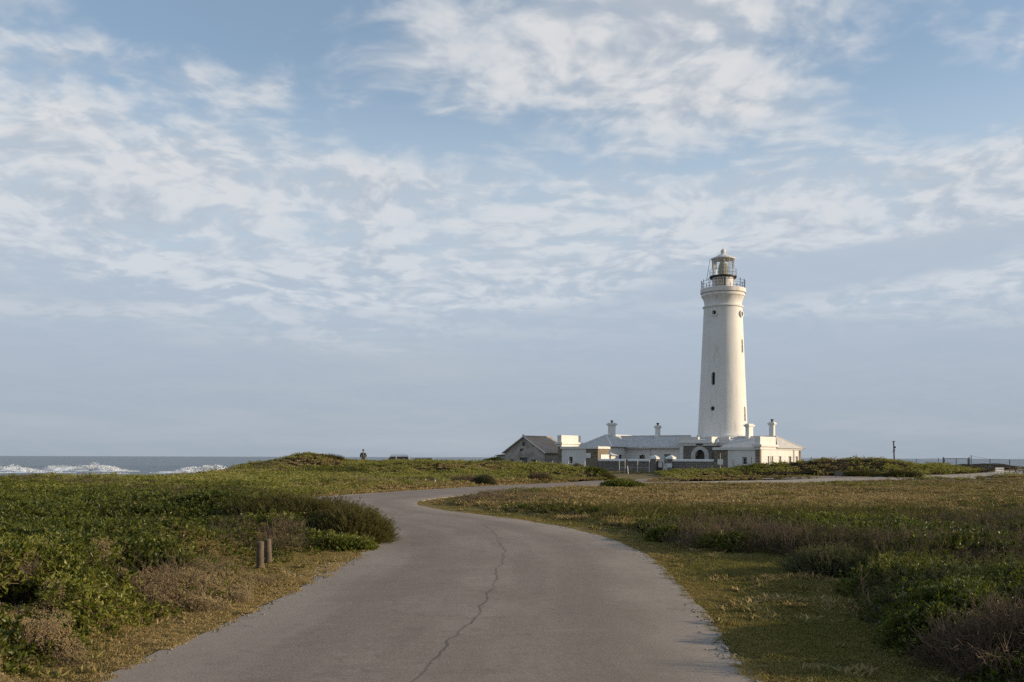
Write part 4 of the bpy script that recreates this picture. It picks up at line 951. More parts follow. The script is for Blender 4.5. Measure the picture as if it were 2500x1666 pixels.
def chimney(root, a, b, wa, wb, z0, z1, pot=True, parent=None, bird=False):
    m = MB(); hx, hy = wa/2, wb/2
    m.box(a-hx*1.18, a+hx*1.18, b-hy*1.18, b+hy*1.18, z0, z0+0.45)
    m.frus(a-hx*1.18, a+hx*1.18, b-hy*1.18, b+hy*1.18, z0+0.45, a-hx, a+hx, b-hy, b+hy, z0+0.62)
    zt = z1-0.42; m.box(a-hx, a+hx, b-hy, b+hy, z0+0.62, zt)
    m.frus(a-hx, a+hx, b-hy, b+hy, zt, a-hx*1.42-0.03, a+hx*1.42+0.03, b-hy*1.42-0.03, b+hy*1.42+0.03, zt+0.20)
    m.box(a-hx*1.42-0.03, a+hx*1.42+0.03, b-hy*1.42-0.03, b+hy*1.42+0.03, zt+0.20, zt+0.31)
    m.box(a-hx*1.08, a+hx*1.08, b-hy*1.08, b+hy*1.08, zt+0.31, z1)
    o = put(m, 'chimney', 'white_wall', root, parent=parent)
    if pot: put(MB().lathe([(0.13, z1-0.02), (0.11, z1+0.16), (0.20, z1+0.24), (0.17, z1+0.30)], 10, a, b), 'chimney_cowl', 'black_iron', root, parent=o if parent is None else parent)
    return o

# --- entrance block at the tower's foot (part of the lighthouse)
G0 = -0.2
m = MB(); m.box(-3.7, 4.3, -4.55, 4.2, G0, 3.42); put(m, 'base_block', 'stone_wall', lh)
m = MB(); wall_x(m, -2.15, 1.45, -6.1, G0, 3.42, [(-0.55, 0.65, G0, 3.0)], 0.40); m.box(-2.15, -1.75, -5.70, -4.56, G0, 3.42); m.box(1.05, 1.45, -5.70, -4.56, G0, 3.42)
bay = put(m, 'entrance_bay', 'grey_stone', lh)
put(MB().box(-2.62, -2.152, -6.16, -4.56, G0, 3.42), 'corner_pilaster', 'white_wall', lh)
m = MB()
for (a0, a1, b0, b1) in ((-2.68, 1.55, -6.22, -4.552), (-3.8, 4.4, -4.55, 4.3)):
    m.box(a0-0.04, a1+0.04, b0-0.04 if b0 < -6 else b0, b1, 3.424, 3.68); m.box(a0-0.16, a1+0.16, b0-0.16 if b0 < -6 else b0, b1, 3.684, 3.86)
put(m, 'cornice', 'white_wall', lh)
m = MB()                                                       # parapet with low gaps
for a0, a1 in ((-2.70, -0.20), (-0.20, 0.72), (0.72, 1.52)): m.box(a0, a1, -6.2, -5.85, 3.862, 4.46 if a0 != -0.20 else 4.15)
m.box(-2.70, -2.35, -5.85, -4.60, 3.862, 4.46); m.box(1.17, 1.52, -5.85, -4.60, 3.862, 4.46)
m.box(1.60, 2.9, -4.5, -4.15, 3.862, 4.46); m.box(3.5, 4.3, -4.5, -4.15, 3.862, 4.46); m.box(-3.7, -2.75, -4.5, -4.15, 3.862, 4.46); m.box(3.95, 4.3, -4.10, 4.1, 3.862, 4.46)
put(m, 'parapet', 'white_wall', lh)
m = MB(); oa = [(0.05+1.12*math.cos(t_), 2.24+1.12*math.sin(t_)) for t_ in np.linspace(0, math.pi, 17)]; ia = [(0.05+0.60*math.cos(t_), 2.24+0.72*math.sin(t_)) for t_ in np.linspace(0, math.pi, 17)]
oa = [(1.17, G0)]+oa+[(-1.07, G0)]; ia = [(0.65, G0)]+ia+[(-0.55, G0)]; n = len(oa)
V = [(x, y, z) for y in (-6.28, -5.75) for pl in (oa, ia) for x, z in pl]; Fc = []
for i in range(n-1):
    j = i+1; Fc += [(i, j, n+j, n+i), (2*n+i, 3*n+i, 3*n+j, 2*n+j), (i, 2*n+i, 2*n+j, j), (n+i, n+j, 3*n+j, 3*n+i)]
put(m.add(V, Fc), 'door_arch', 'arch_plaster', lh, parent=bay)
m = MB().prism([(-0.55, G0), (0.65, G0)]+[(0.05+0.60*math.cos(t_), 2.24+0.72*math.sin(t_)) for t_ in np.linspace(0, math.pi, 13)], 'y', -5.78, -5.70); put(m, 'entrance_door', 'brown_door', lh, parent=bay)
put(MB().box(-0.42, 0.42, -6.36, -6.262, 3.50, 3.74), 'door_lamp_box', 'black_iron', lh, parent=bay)

# --- left wing and the hip-roofed house it joins
lw = ab_thing('keepers_house', 'white keeper\'s house with pale corrugated roof, two chimneys and hipped end beside the tower', 'house', -9, -5)
m = MB(); wall_x(m, -10.3, -2.64, -5.5, G0, 3.36, [(-8.45, -7.65, 0.9, 2.42), (-5.05, -4.15, 1.25, 2.45)]); m.box(-10.3, -3.75, -1.0, -0.65, G0, 3.36); put(m, 'wing_wall', 'white_wall', lw)
m = MB().prism([(-8.45, 1.25), (-7.65, 1.25), (-7.65, 2.14)]+[(-8.05+0.40*math.cos(t_), 2.14+0.28*math.sin(t_)) for t_ in np.linspace(0.2, math.pi-0.2, 9)]+[(-8.45, 2.14)], 'y', -5.30, -5.22); wv = put(m, 'window', 'dark_glass', lw)
m = MB(); m.add([(-8.45, -5.498, 2.14), (-8.45, -5.498, 2.42), (-7.65, -5.498, 2.42), (-7.65, -5.498, 2.14)]+[(-8.05-0.40*math.cos(t_), -5.498, 2.14+0.28*math.sin(t_)) for t_ in np.linspace(0, math.pi, 9)], [(0, 4, 5, 6, 1), (1, 6, 7, 8, 9, 10, 2), (2, 10, 11, 12, 3)]); put(m, 'window_head', 'white_wall', lw, parent=wv)
put(MB().box(-8.45, -7.65, -5.5, -5.2, 0.9, 1.248), 'window_apron', 'white_wall', lw, parent=wv)
win_x(lw, -5.05, -4.15, -5.5, 1.25, 2.45, bars=4)
m = MB(); wall_y(m, -9.0, -5.502, -10.3, G0, 3.36, [(-7.15, -6.45, 1.1, 2.35)]); wall_x(m, -14.65, -10.652, -9.0, G0, 3.36, []); m.box(-14.65, -14.3, -8.64, -0.7, G0, 3.36); put(m, 'house_wall', 'white_wall', lw)
win_y(lw, -7.15, -6.45, -10.3, 1.1, 2.35, 'dark_glass', 'black_iron')
ez, rz_ = 3.34, 4.78
slab('hip_roof', lw, [(-15.0, -9.4, ez), (-9.95, -9.4, ez), (-12.47, -6.75, rz_)], 'slate_roof')
slab('side_roof', lw, [(-9.95, -9.4, ez), (-9.95, -3.0, ez), (-12.47, -3.0, rz_), (-12.47, -6.75, rz_)], 'slate_roof')
slab('side_roof', lw, [(-15.0, -0.4, ez), (-15.0, -9.4, ez), (-12.47, -6.75, rz_), (-12.47, -0.4, rz_)], 'slate_roof')
m = MB(); m.tube([(-9.93, -9.42, ez+0.03), (-12.47, -6.75, rz_+0.04)], 0.07, 6); m.tube([(-15.02, -9.42, ez+0.03), (-12.47, -6.75, rz_+0.04)], 0.07, 6); m.tube([(-12.47, -6.75, rz_+0.04), (-12.47, -0.5, rz_+0.04)], 0.08, 6); put(m, 'ridge_capping', 'white_paint', lw)
wr = corrugated('wing_roof', lw, [(-10.1, -5.9, 3.30), (-2.75, -5.9, 3.30), (-2.75, -3.1, 4.66), (-12.3, -3.1, 4.66)], 'tin_roof')
corrugated('wing_roof', lw, [(-2.75, -0.4, 3.30), (-12.3, -0.4, 3.30), (-12.3, -3.1, 4.66), (-2.75, -3.1, 4.66)], 'tin_roof')
put(MB().tube([(-12.4, -3.1, 4.70), (-2.70, -3.1, 4.70)], 0.09, 6), 'ridge_capping', 'tin_roof', lw)
put(MB().box(-10.25, -2.70, -5.96, -5.86, 3.14, 3.26), 'gutter', 'galvanised', lw)
put(MB().tube([(-6.9, -5.58, 3.2), (-6.9, -5.58, 0.3)], 0.045, 6), 'downpipe', 'white_paint', lw)
chimney(lw, -12.47, -5.3, 0.74, 0.60, 4.15, 6.35)
chimney(lw, -7.2, -3.1, 0.48, 0.44, 4.25, 6.00)

# --- right house
rh = ab_thing('white_house', 'white house in full sun with grey roof, two chimneys and louvred windows near the mound', 'house', 9, -8)
m = MB(); wn_ = []
for b_, hw_ in ((-9.85, 0.36), (-7.1, 0.36), (-5.05, 0.36)): wn_.append((b_-hw_, b_+hw_, 1.35, 2.20))
wall_y(m, -11.4, -4.0, 11.20, G0, 3.05, wn_); wall_x(m, 5.4, 10.848, -12.0, G0, 3.05, []); m.box(5.4, 5.75, -11.64, -4.0, G0, 3.05); m.box(5.752, 10.848, -4.35, -4.0, G0, 3.05); put(m, 'house_wall', 'white_wall', rh)
for w_ in wn_: win_y(rh, w_[0], w_[1], 11.20, w_[2], w_[3], 'shutter_paint', 'galvanised')
put(MB().box(10.78, 11.26, -4.42, -3.94, G0, 3.045), 'stone_quoin', 'stone_wall', rh)
put(MB().box(11.202, 11.34, -11.36, -4.0, 2.90, 3.06), 'gutter', 'white_paint', rh)
put(MB().tube([(11.28, -6.05, 2.9), (11.28, -6.05, 0.2)], 0.05, 6), 'downpipe', 'galvanised', rh)
e, rg = 3.08, 4.36
slab('front_roof', rh, [(5.3, -12.35, e), (10.85, -12.35, e), (10.0, -8.0, rg), (5.5, -8.0, rg)], 'slate_roof')
slab('back_roof', rh, [(11.55, -3.65, e), (5.3, -3.65, e), (5.5, -8.0, rg), (10.0, -8.0, rg)], 'slate_roof')
slab('end_roof', rh, [(11.55, -11.4, e), (11.55, -3.65, e), (10.0, -8.0, rg)], 'slate_roof')
put(MB().add([(5.45, -12.0, 3.05), (5.45, -4.0, 3.05), (5.6, -8.0, 4.25), (5.75, -12.0, 3.05), (5.75, -4.0, 3.05), (5.8, -8.0, 4.25)], [(0, 1, 2), (5, 4, 3), (0, 2, 5, 3), (1, 4, 5, 2), (0, 3, 4, 1)]), 'gable_end', 'white_wall', rh)
put(MB().tube([(5.45, -8.0, rg+0.03), (10.0, -8.0, rg+0.03), (11.6, -3.6, e+0.03)], 0.06, 6), 'ridge_capping', 'slate_roof', rh)
chimney(rh, 6.9, -8.0, 0.42, 1.15, 3.9, 5.80, pot=False)
chimney(rh, 9.55, -8.0, 0.52, 0.46, 3.8, 5.95)

# --- two low flat-roofed stores with tall end walls, either side of the gate
def store(a_in, a_out, label, sgn):
    """sgn +1: the one nearer the sun"""
    o = ab_thing('gate_store', label, 'outbuilding', (a_in+a_out)/2, -14.3)
    lo, hi = min(a_in, a_out), max(a_in, a_out); zt = 3.12 if sgn > 0 else 3.28
    st0, st1 = (lo, lo+1.55) if sgn > 0 else (hi-1.6, hi)                      # bare stone at the inner end
    ws, we = (st1+0.002, hi) if sgn > 0 else (lo, st0-0.002)
    wx = (9.35, 9.85) if sgn > 0 else (-12.15, -11.65); wz = (1.30, 2.10)
    m = MB(); wall_x(m, ws, we, -15.4, G0, zt-0.28, [(wx[0], wx[1], *wz)], 0.3); m.box(ws, we, -13.30, -13.0, G0, zt-0.28); put(m, 'wall', 'white_wall', o)
    win_x(o, wx[0], wx[1], -15.4, wz[0], wz[1], mat='dark_glass')
    put(MB().box(st0, st1, -15.40, -13.0, G0, zt-0.28), 'stone_end', 'stone_wall', o)
    put(MB().box(lo-0.14, hi+0.14, -15.54, -12.9, zt-0.278, zt-0.02).box(lo-0.05, hi+0.05, -15.45, -13.0, zt-0.018, zt), 'coping', 'white_wall', o)
    return o
st_r = store(6.2, 10.78, 'low white store with stone end in the shade beside the sunlit house', 1)
st_l = store(-8.2, -13.18, 'low white store with stone end and white notice, near the grey shed', -1)
put(MB().box(-9.75, -9.15, -15.46, -15.403, 1.95, 2.52), 'notice_board', 'white_paint', st_l)
put(MB().box(-8.197, -8.12, -14.85, -13.05, 1.45, 2.35), 'white_panel', 'white_paint', st_l)
def end_wall(a0, a1, label, zt):
    o = ab_thing('end_wall', label, 'wall', (a0+a1)/2, -13.4)
    put(MB().box(a0, a1, -15.44, -15.05, G0, zt-1.35), 'stone_pier', 'stone_wall', o)
    m = MB(); wall_y(m, -15.048, -11.4, a1, G0, zt-1.35, [(-13.4, -13.0, 1.35, 2.2), (-12.35, -11.95, 1.35, 2.2)] if a0 > 0 else [], a1-a0); put(m, 'wall', 'white_wall', o)
    if a0 > 0:
        for b_ in (-13.4, -12.35): put(MB().box(a1-0.2, a1-0.12, b_, b_+0.4, 1.35, 2.2), 'shutter', 'shutter_paint', o)
    m = MB(); m.box(a0-0.10, a1+0.10, -15.54, -11.3, zt-1.348, zt-1.05); m.box(a0-0.26, a1+0.26, -15.70, -11.14, zt-1.048, zt-0.80); put(m, 'cornice', 'white_wall', o)
    put(MB().box(a0-0.04, a1+0.04, -15.48, -11.36, zt-0.798, zt), 'parapet', 'white_wall', o)
end_wall(10.80, 11.30, 'tall white end wall with heavy cornice at the corner of the sunlit house', 4.22)
end_wall(-13.70, -13.20, 'tall white sunlit end wall with cornice next to the grey gabled shed', 4.62)

# --- courtyard wall and gate
for a0, a1, lb in ((-8.15, -1.32, 'long low dark stone courtyard wall with white coping, behind the pole shelter'), (1.32, 6.15, 'short dark stone courtyard wall with white coping below the arched door')):
    o = ab_thing('courtyard_wall', lb, 'wall', (a0+a1)/2, -15.2)
    put(MB().box(a0, a1, -15.38, -15.0, G0, 1.60), 'stonework', 'grey_stone', o)
    put(MB().prism([(-15.48, 1.602), (-14.90, 1.602), (-14.90, 1.72), (-15.19, 1.86), (-15.48, 1.72)], 'x', a0, a1), 'coping', 'white_wall', o)
for a_, lb in ((-1.0, 'stone gate pillar with white cap on the side of the pole shelter'), (1.0, 'stone gate pillar with white cap bearing a white notice')):
    o = ab_thing('gate_pillar', lb, 'pillar', a_, -15.2)
    put(MB().box(a_-0.31, a_+0.31, -15.5, -14.88, G0, 1.85), 'shaft', 'grey_stone', o)
    m = MB(); m.box(a_-0.47, a_+0.47, -15.66, -14.72, 1.852, 2.02); m.frus(a_-0.47, a_+0.47, -15.66, -14.72, 2.02, a_-0.22, a_+0.22, -15.41, -14.97, 2.20); m.frus(a_-0.22, a_+0.22, -15.41, -14.97, 2.20, a_-0.05, a_+0.05, -15.24, -15.14, 2.29); put(m, 'cap', 'white_wall', o)
    if a_ > 0: put(MB().box(a_-0.30, a_+0.30, -15.54, -15.502, 0.95, 1.38), 'notice_board', 'white_paint', o)
gt = ab_thing('yard_gate', 'dark metal gate standing ajar between the two capped pillars', 'gate', 0, -15.2)
m = MB()
for x in (-0.66, -0.04): m.box(x, x+0.05, -15.25, -15.20, 0.25, 1.55)
for z in (0.30, 0.9, 1.50): m.box(-0.61, -0.04, -15.25, -15.20, z, z+0.05)
lf = put(m, 'gate_leaf', 'black_iron', gt); put(MB().box(-0.61, -0.04, -15.235, -15.215, 0.35, 0.9), 'gate_panel', 'brown_door', gt, parent=lf)
m = MB()
for y in (-15.2, -14.75): m.box(0.62, 0.67, y, y+0.05, 0.25, 1.5)
for z in (0.3, 0.9, 1.45): m.box(0.62, 0.67, -15.15, -14.75, z, z+0.05)
put(m, 'gate_leaf', 'black_iron', gt)

# --- grey gabled shed
sh = ab_thing('gabled_shed', 'old grey plastered shed with rusty brown gable roof near the tall white end wall', 'shed', -19.6, -11)
a0, a1, bf, bb = -22.6, -16.6, -14.0, -8.4; am = (a0+a1)/2; ez, rg = 2.70, 4.58
m = MB(); wall_x(m, a0, a1, bf, -0.6, ez, [(-20.35, -19.15, -0.6, 1.98), (-21.9, -21.25, 0.75, 1.75), (-18.6, -17.9, 0.75, 1.75)], 0.3)
m.add([(a0, bf, ez), (a1, bf, ez), (am, bf, rg-0.06), (a0, bf+0.3, ez), (a1, bf+0.3, ez), (am, bf+0.3, rg-0.06)], [(0, 1, 2), (5, 4, 3), (0, 2, 5, 3), (1, 4, 5, 2)])
m.box(a0, a0+0.3, bf+0.302, bb, -0.6, ez); m.box(a1-0.3, a1, bf+0.302, bb, -0.6, ez); m.box(a0+0.302, a1-0.302, bb-0.3, bb, -0.6, ez)
m.add([(a0, bb-0.3, ez), (a1, bb-0.3, ez), (am, bb-0.3, rg-0.06), (a0, bb, ez), (a1, bb, ez), (am, bb, rg-0.06)], [(0, 1, 2), (5, 4, 3), (0, 2, 5, 3), (1, 4, 5, 2)])
put(m, 'wall', 'shed_plaster', sh)
put(MB().box(-20.35, -19.15, bf+0.18, bf+0.24, -0.6, 1.98), 'door', 'grey_door', sh)
for x0, x1 in ((-21.9, -21.25), (-18.6, -17.9)):
    wv = put(MB().box(x0, x1, bf+0.16, bf+0.2, 0.75, 1.75), 'window', 'dark_glass', sh); f = MB()
    for x in (x0, (x0+x1)/2-0.03, x1-0.06): f.box(x, x+0.06, bf+0.10, bf+0.158, 0.75, 1.75)
    for z in (0.75, 1.22, 1.69): f.box(x0, x1, bf+0.08, bf+0.098, z, z+0.06)
    put(f, 'window_frame', 'grey_door', sh, parent=wv)
for (x, z, s_) in ((-19.75, 3.62, 0.16), (-20.15, 2.90, 0.12), (-19.85, 2.98, 0.10)): put(MB().box(x-s_, x+s_, bf-0.02, bf-0.002, z-s_*1.3, z+s_*1.3), 'vent', 'black_iron', sh)
for s_ in (-1, 1):
    ea = am+s_*(3.0+0.28); ze = ez-0.16
    slab('roof_slope', sh, [(ea, bf-0.25, ze), (ea, bb+0.2, ze), (am, bb+0.2, rg), (am, bf-0.25, rg)], 'old_roof', 0.09)
    put(MB().tube([(ea, bf-0.27, ze-0.02), (am, bf-0.27, rg-0.02)], 0.07, 4), 'barge_board', 'white_wall', sh)
put(MB().tube([(am, bf-0.3, rg+0.02), (am, bb+0.2, rg+0.02)], 0.09, 6), 'ridge_capping', 'old_roof', sh)
put(MB().tube([(am, bf-0.3, rg+0.0), (am, bf-0.3, rg+0.28)], [0.09, 0.03], 6), 'finial', 'black_iron', sh)
put(MB().box(a1+0.10, a1+0.24, bf-0.2, bb, ez-0.22, ez-0.14), 'gutter', 'black_iron', sh)
put(MB().box(a0-1.9, a0-0.002, bf+0.8, bb, -0.6, 2.25), 'lean_to', 'shed_plaster', sh)
slab('lean_to_roof', sh, [(a0-2.1, bf+0.6, 2.28), (a0-0.29, bf+0.6, 2.42), (a0-0.29, bb, 2.42), (a0-2.1, bb, 2.28)], 'old_roof', 0.07)

# --- small booth inside the yard
kb = ab_thing('yard_booth', 'small white booth with pyramid roof peeping over the courtyard wall', 'booth', -8.6, -12.2)
put(MB().box(-9.1, -8.1, -12.7, -11.7, G0, 2.25), 'walls', 'white_wall', kb); put(MB().box(-8.75, -8.3, -12.74, -12.702, 1.75, 2.15), 'window', 'dark_glass', kb)
put(MB().frus(-9.4, -7.8, -13.0, -11.4, 2.252, -8.7, -8.5, -12.3, -12.1, 2.58), 'roof', 'tin_roof', kb)

# ------------------------------------------------------------------ small things out on the land
def at(u, d): return (u-1250.0)/F_PX*d, d                      # a bearing (in the photograph's columns) and a distance to ground coordinates
def post_mesh(h, r, n=10, top=0.15):
    return MB().lathe([(r, -0.25), (r*0.98, h*0.5), (r*0.96, h-r*top), (r*0.80, h), ], n)
# two wooden posts at the trodden corner
for (x, y, h, lb, tl) in ((-4.49, 17.75, 0.50, 'front one of two round wooden posts on the grass left of the road', 0.02), (-4.58, 18.75, 0.47, 'rear one of two round wooden posts, half behind the other', -0.03)):
    o = post_mesh(h, 0.066, 14).build('wooden_post', MATS['weathered_wood'] if 'weathered_wood' in MATS else None, None, smooth=40); o.location = (x, y, gz(x, y)); o.rotation_euler = (0.02, tl, 0); tag(o, lb, 'post', 'wooden posts at the road corner')
# three small white posts on the bank above the far road
for (u, d, h, lb) in ((1083, 72.5, 0.34, 'tallest of three short white posts on the far bank of the road'), (1063, 74.5, 0.27, 'middle one of three short white posts on the far bank'), (1040, 76.0, 0.20, 'smallest of three short white posts on the far bank')):
    x, y = at(u, d); o = post_mesh(h+0.18, 0.045, 10).build('marker_post', MATS['white_paint'], None, smooth=40); o.location = (x, y, gz(x, y)); o.rotation_euler = (0, -0.06, 0); tag(o, lb, 'post', 'short white posts on the far bank')

def fence(name, label, pts, h, mat, wires=4, r=0.035, rail=False, extra=0.0):
    x0, y0 = pts[0]; z0 = gz(x0, y0); o = thing(name, label, 'fence', (x0, y0, z0)); P_ = []
    for (x, y) in pts:
        z = gz(x, y); P_.append((x-x0, y-y0, z-z0)); MB().tube([(x-x0, y-y0, z-z0-0.3), (x-x0, y-y0, z-z0+h)], r, 6).build('post', MATS[mat], o)
    for k in range(wires):
        hh = h*(0.22+0.74*k/max(1, wires-1)); MB().tube([(p[0], p[1], p[2]+hh) for p in P_], 0.015 if rail and k == wires-1 else 0.008, 4).build('wire', MATS['galvanised'], o)
    return o
fence('wire_fence', 'thin wire fence on metal posts in front of the gabled shed', [at(u, d) for u, d in ((1094, 111.5), (1126, 112), (1161, 112), (1198, 112), (1235, 112), (1272, 111.5), (1310, 111), (1349, 110), (1388, 108.5), (1428, 107))], 1.30, 'galvanised')
fence('wire_fence', 'thin wire fence on dark posts running over the mound before the sunlit house', [at(u, d) for u, d in ((1618, 104.5), (1656, 103.5), (1700, 102), (1744, 100.8), (1790, 100.3), (1835, 100.5), (1882, 101.5), (1931, 103), (1980, 104), (2029, 105), (2081, 106), (2133, 107), (2185, 107.5), (2237, 108), (2291, 108.5))], 1.15, 'green_wood')
fence('wire_fence', 'taller dark-posted wire fence at the far right beside the sandy road', [at(u, d) for u, d in ((2371, 108), (2417, 106), (2465, 104), (2514, 102), (2566, 100), (2620, 98))], 1.40, 'green_wood', 5, 0.042, True)
def field_gate(label, u0, u1, d, h, cols, mat='green_wood'):
    (xa, ya), (xb, yb) = at(u0, d), at(u1, d); L = xb-xa; za = max(gz(xa, ya), gz(xb, yb))+0.08; o = thing('field_gate', label, 'gate', (xa, ya, za))
    m = MB()
    for z in (0.05, h-0.06): m.box(0.1, L-0.1, -0.03, 0.03, z, z+0.06)
    for k in range(cols+1): x = 0.1+(L-0.26)*k/cols; m.box(x, x+0.06, -0.028, 0.028, 0.11, h-0.06)
    lf = m.build('gate_frame', MATS[mat], o); ms = MB()
    for k in range(1, 8): x = 0.1+(L-0.2)*k/8; ms.box(x-0.004, x+0.004, -0.01, 0.01, 0.11, h-0.06)
    ms.build('gate_mesh', MATS['galvanised'], o, ); bpy.data.objects[ms and lf.name]
    for x in (0.0, L): MB().box(x-0.05, x+0.05, -0.05, 0.05, -0.6, h+0.12).build('gate_post', MATS['green_wood'], o)
field_gate('closed metal mesh field gate at the crest right of the mound', 2303, 2366, 108.3, 0.95, 2)
field_gate('dark metal bar gate behind the crest near the parked cars', 1047, 1091, 113.5, 1.05, 2)

# white pole frame before the courtyard wall, with wooden post and short leaning stake
x0, y0 = at(1512, 105.5); z0 = gz(x0, y0); pf = thing('barrier', 'open frame of white metal poles before the stone courtyard wall', 'barrier', (x0, y0, z0))
px_ = [at(u, 105.5)[0]-x0 for u in (1512, 1526, 1556.5, 1585)]
for x in px_: MB().tube([(x, 0, -0.3), (x, 0, 1.42)], 0.036, 8).build('pole', MATS['galvanised'], pf)
for z in (0.62, 1.42): MB().tube([(px_[0]-0.05, 0, z), (px_[-1]+0.05, 0, z)], 0.016, 6).build('rail', MATS['galvanised'], pf)
x, y = at(1530, 103.5); o = MB().box(-0.085, 0.085, -0.07, 0.07, -0.3, 1.62).build('timber_post', MATS['weathered_wood'], None, bevel=0.01); o.location = (x, y, gz(x, y)); tag(o, 'thick brown timber post standing in front of the white pole frame', 'post')
x, y = at(1533.5, 101.5); o = MB().tube([(0.03, 0, -0.2), (-0.07, 0, 0.82)], 0.04, 8).build('leaning_stake', MATS['white_paint']); o.location = (x, y, gz(x, y)); tag(o, 'short leaning white stake beside the brown timber post', 'stake')
# square sign on a tall thin pole
x, y = at(1758.5, 100.0); sg_ = thing('pole_sign', 'square white sign on a tall thin pole before the stone store end', 'sign', (x, y, gz(x, y)), R(-14))
MB().tube([(0, 0, -0.3), (0, 0, 2.0)], 0.026, 8).build('pole', MATS['galvanised'], sg_); MB().box(-0.27, 0.27, -0.045, -0.03, 0.88, 1.42).build('board', MATS['white_paint'], sg_)
# dark low notice board on the bank
x, y = at(2048, 93.8); nb = thing('notice_board', 'low dark grey notice board on two legs on the bank behind the sandy road', 'sign', (x, y, gz(x, y)), R(-12))
MB().box(-0.38, 0.38, -0.03, 0.0, 0.22, 0.62).build('board', MATS['grey_door'], nb)
for s_ in (-0.28, 0.28): MB().box(s_-0.03, s_+0.03, 0.0, 0.05, -0.2, 0.6).build('leg', MATS['green_wood'], nb)
# white hand-lettered sign by the sandy track
def lettering(txt, size, mat, parent, loc, rot):
    cu = bpy.data.curves.new('lettering', 'FONT'); cu.body = txt; cu.size = size; cu.align_x = 'CENTER'; cu.align_y = 'CENTER'; cu.extrude = 0.002
    tmp = bpy.data.objects.new('lettering_tmp', cu); COL.objects.link(tmp); bpy.context.view_layer.update()
    me = bpy.data.meshes.new_from_object(tmp.evaluated_get(bpy.context.evaluated_depsgraph_get())); bpy.data.objects.remove(tmp)
    o = bpy.data.objects.new('lettering', me); COL.objects.link(o); me.materials.clear(); me.materials.append(MATS[mat]); o.parent = parent; o.location = loc; o.rotation_euler = rot; return o
x, y = at(2440.5, 103.5); ws = thing('white_sign', 'low white board with dark lettering beside the sandy track', 'sign', (x, y, gz(x, y)), R(10))
MB().box(-0.50, 0.50, -0.02, 0.02, 0.22, 0.58).build('board', MATS['white_paint'], ws, bevel=0.005)
for s_ in (-0.40, 0.0, 0.40): MB().box(s_-0.03, s_+0.03, 0.022, 0.06, -0.25, 0.5).build('leg', MATS['white_paint'], ws)
lettering('NO POWER', 0.235, 'rust_door', ws, (0, -0.026, 0.40), (R(90), 0, 0))
# utility pole with fittings
x, y = at(2182, 126.0); up = thing('utility_pole', 'dark bare utility pole standing up behind the mound', 'pole', (x, y, gz(x, y)))
H_ = 4.15-gz(x, y); MB().tube([(0.12, 0, -0.5), (-0.02, 0, H_)], [0.10, 0.075], 10).build('pole', MATS['black_iron'], up)
MB().tube([(-0.20, 0, H_-0.04), (0.16, 0, H_+0.04)], 0.05, 6).build('crossbar', MATS['black_iron'], up); MB().box(0.04, 0.22, -0.1, 0.1, H_-0.85, H_-0.62).build('fitting', MATS['black_iron'], up)
MB().tube([(-0.14, 0, H_-1.25), (0.05, 0, H_-1.38)], 0.04, 6).build('bracket', MATS['black_iron'], up); MB().box(-0.02, 0.13, -0.08, 0.08, H_-1.2, H_-1.0).build('fitting', MATS['black_iron'], up)
# pale flat stone on the mound's toe
t = MB(); t.lathe([(0.16, 0.0), (0.30, 0.03), (0.32, 0.08), (0.22, 0.13), (0.05, 0.14)], 9); V = [(x*1.15+0.04*math.sin(7*y), y*0.8+0.03*math.cos(9*x), z) for x, y, z in t.v]; t.v = V
x, y = at(1634, 86.0); o = t.build('pale_stone', MATS['white_wall'], None, smooth=50); o.location = (x, y, gz(x, y)+0.22); tag(o, 'flat pale stone lying at the tip of the mound by the road fork', 'stone')
x, y = at(898, 106); o = MB().tube([(0, 0, -0.2), (0.02, 0, 0.42)], 0.05, 8).build('marker_post', MATS['white_paint']); o.location = (x, y, gz(x, y)+0.12); tag(o, 'short pale marker post on the crest beside the standing person', 'post')

# picnic table, aloe and palm at the picture's right edge
x, y = at(2493, 101.0); pt = thing('picnic_table', 'dark picnic table with crossed legs under the palm at the right edge', 'table', (x, y, gz(x, y)), R(6))
for k in range(4): MB().box(-0.75, 0.75, -0.34+0.17*k, -0.19+0.17*k, 0.68, 0.72).build('table_plank', MATS['brown_door'], pt)
for s_ in (-0.62, 0.62): MB().tube([(s_, -0.5, -0.1), (s_, 0.22, 0.68)], 0.045, 4).tube([(s_+0.05, 0.5, -0.1), (s_+0.05, -0.22, 0.68)], 0.045, 4).build('crossed_legs', MATS['brown_door'], pt)
for s_ in (-0.62, 0.62): MB().box(-0.75, 0.75, s_-0.12, s_+0.12, 0.40, 0.44).build('bench_plank', MATS['brown_door'], pt)
plain('aloe_leaf', (0.045, 0.060, 0.045), 0.6, 0.25, 5.0); plain('palm_leaf', (0.030, 0.040, 0.022), 0.6, 0.25, 5.0); plain('bark', (0.060, 0.045, 0.032), 0.9, 0.3, 6.0, bump=0.6)
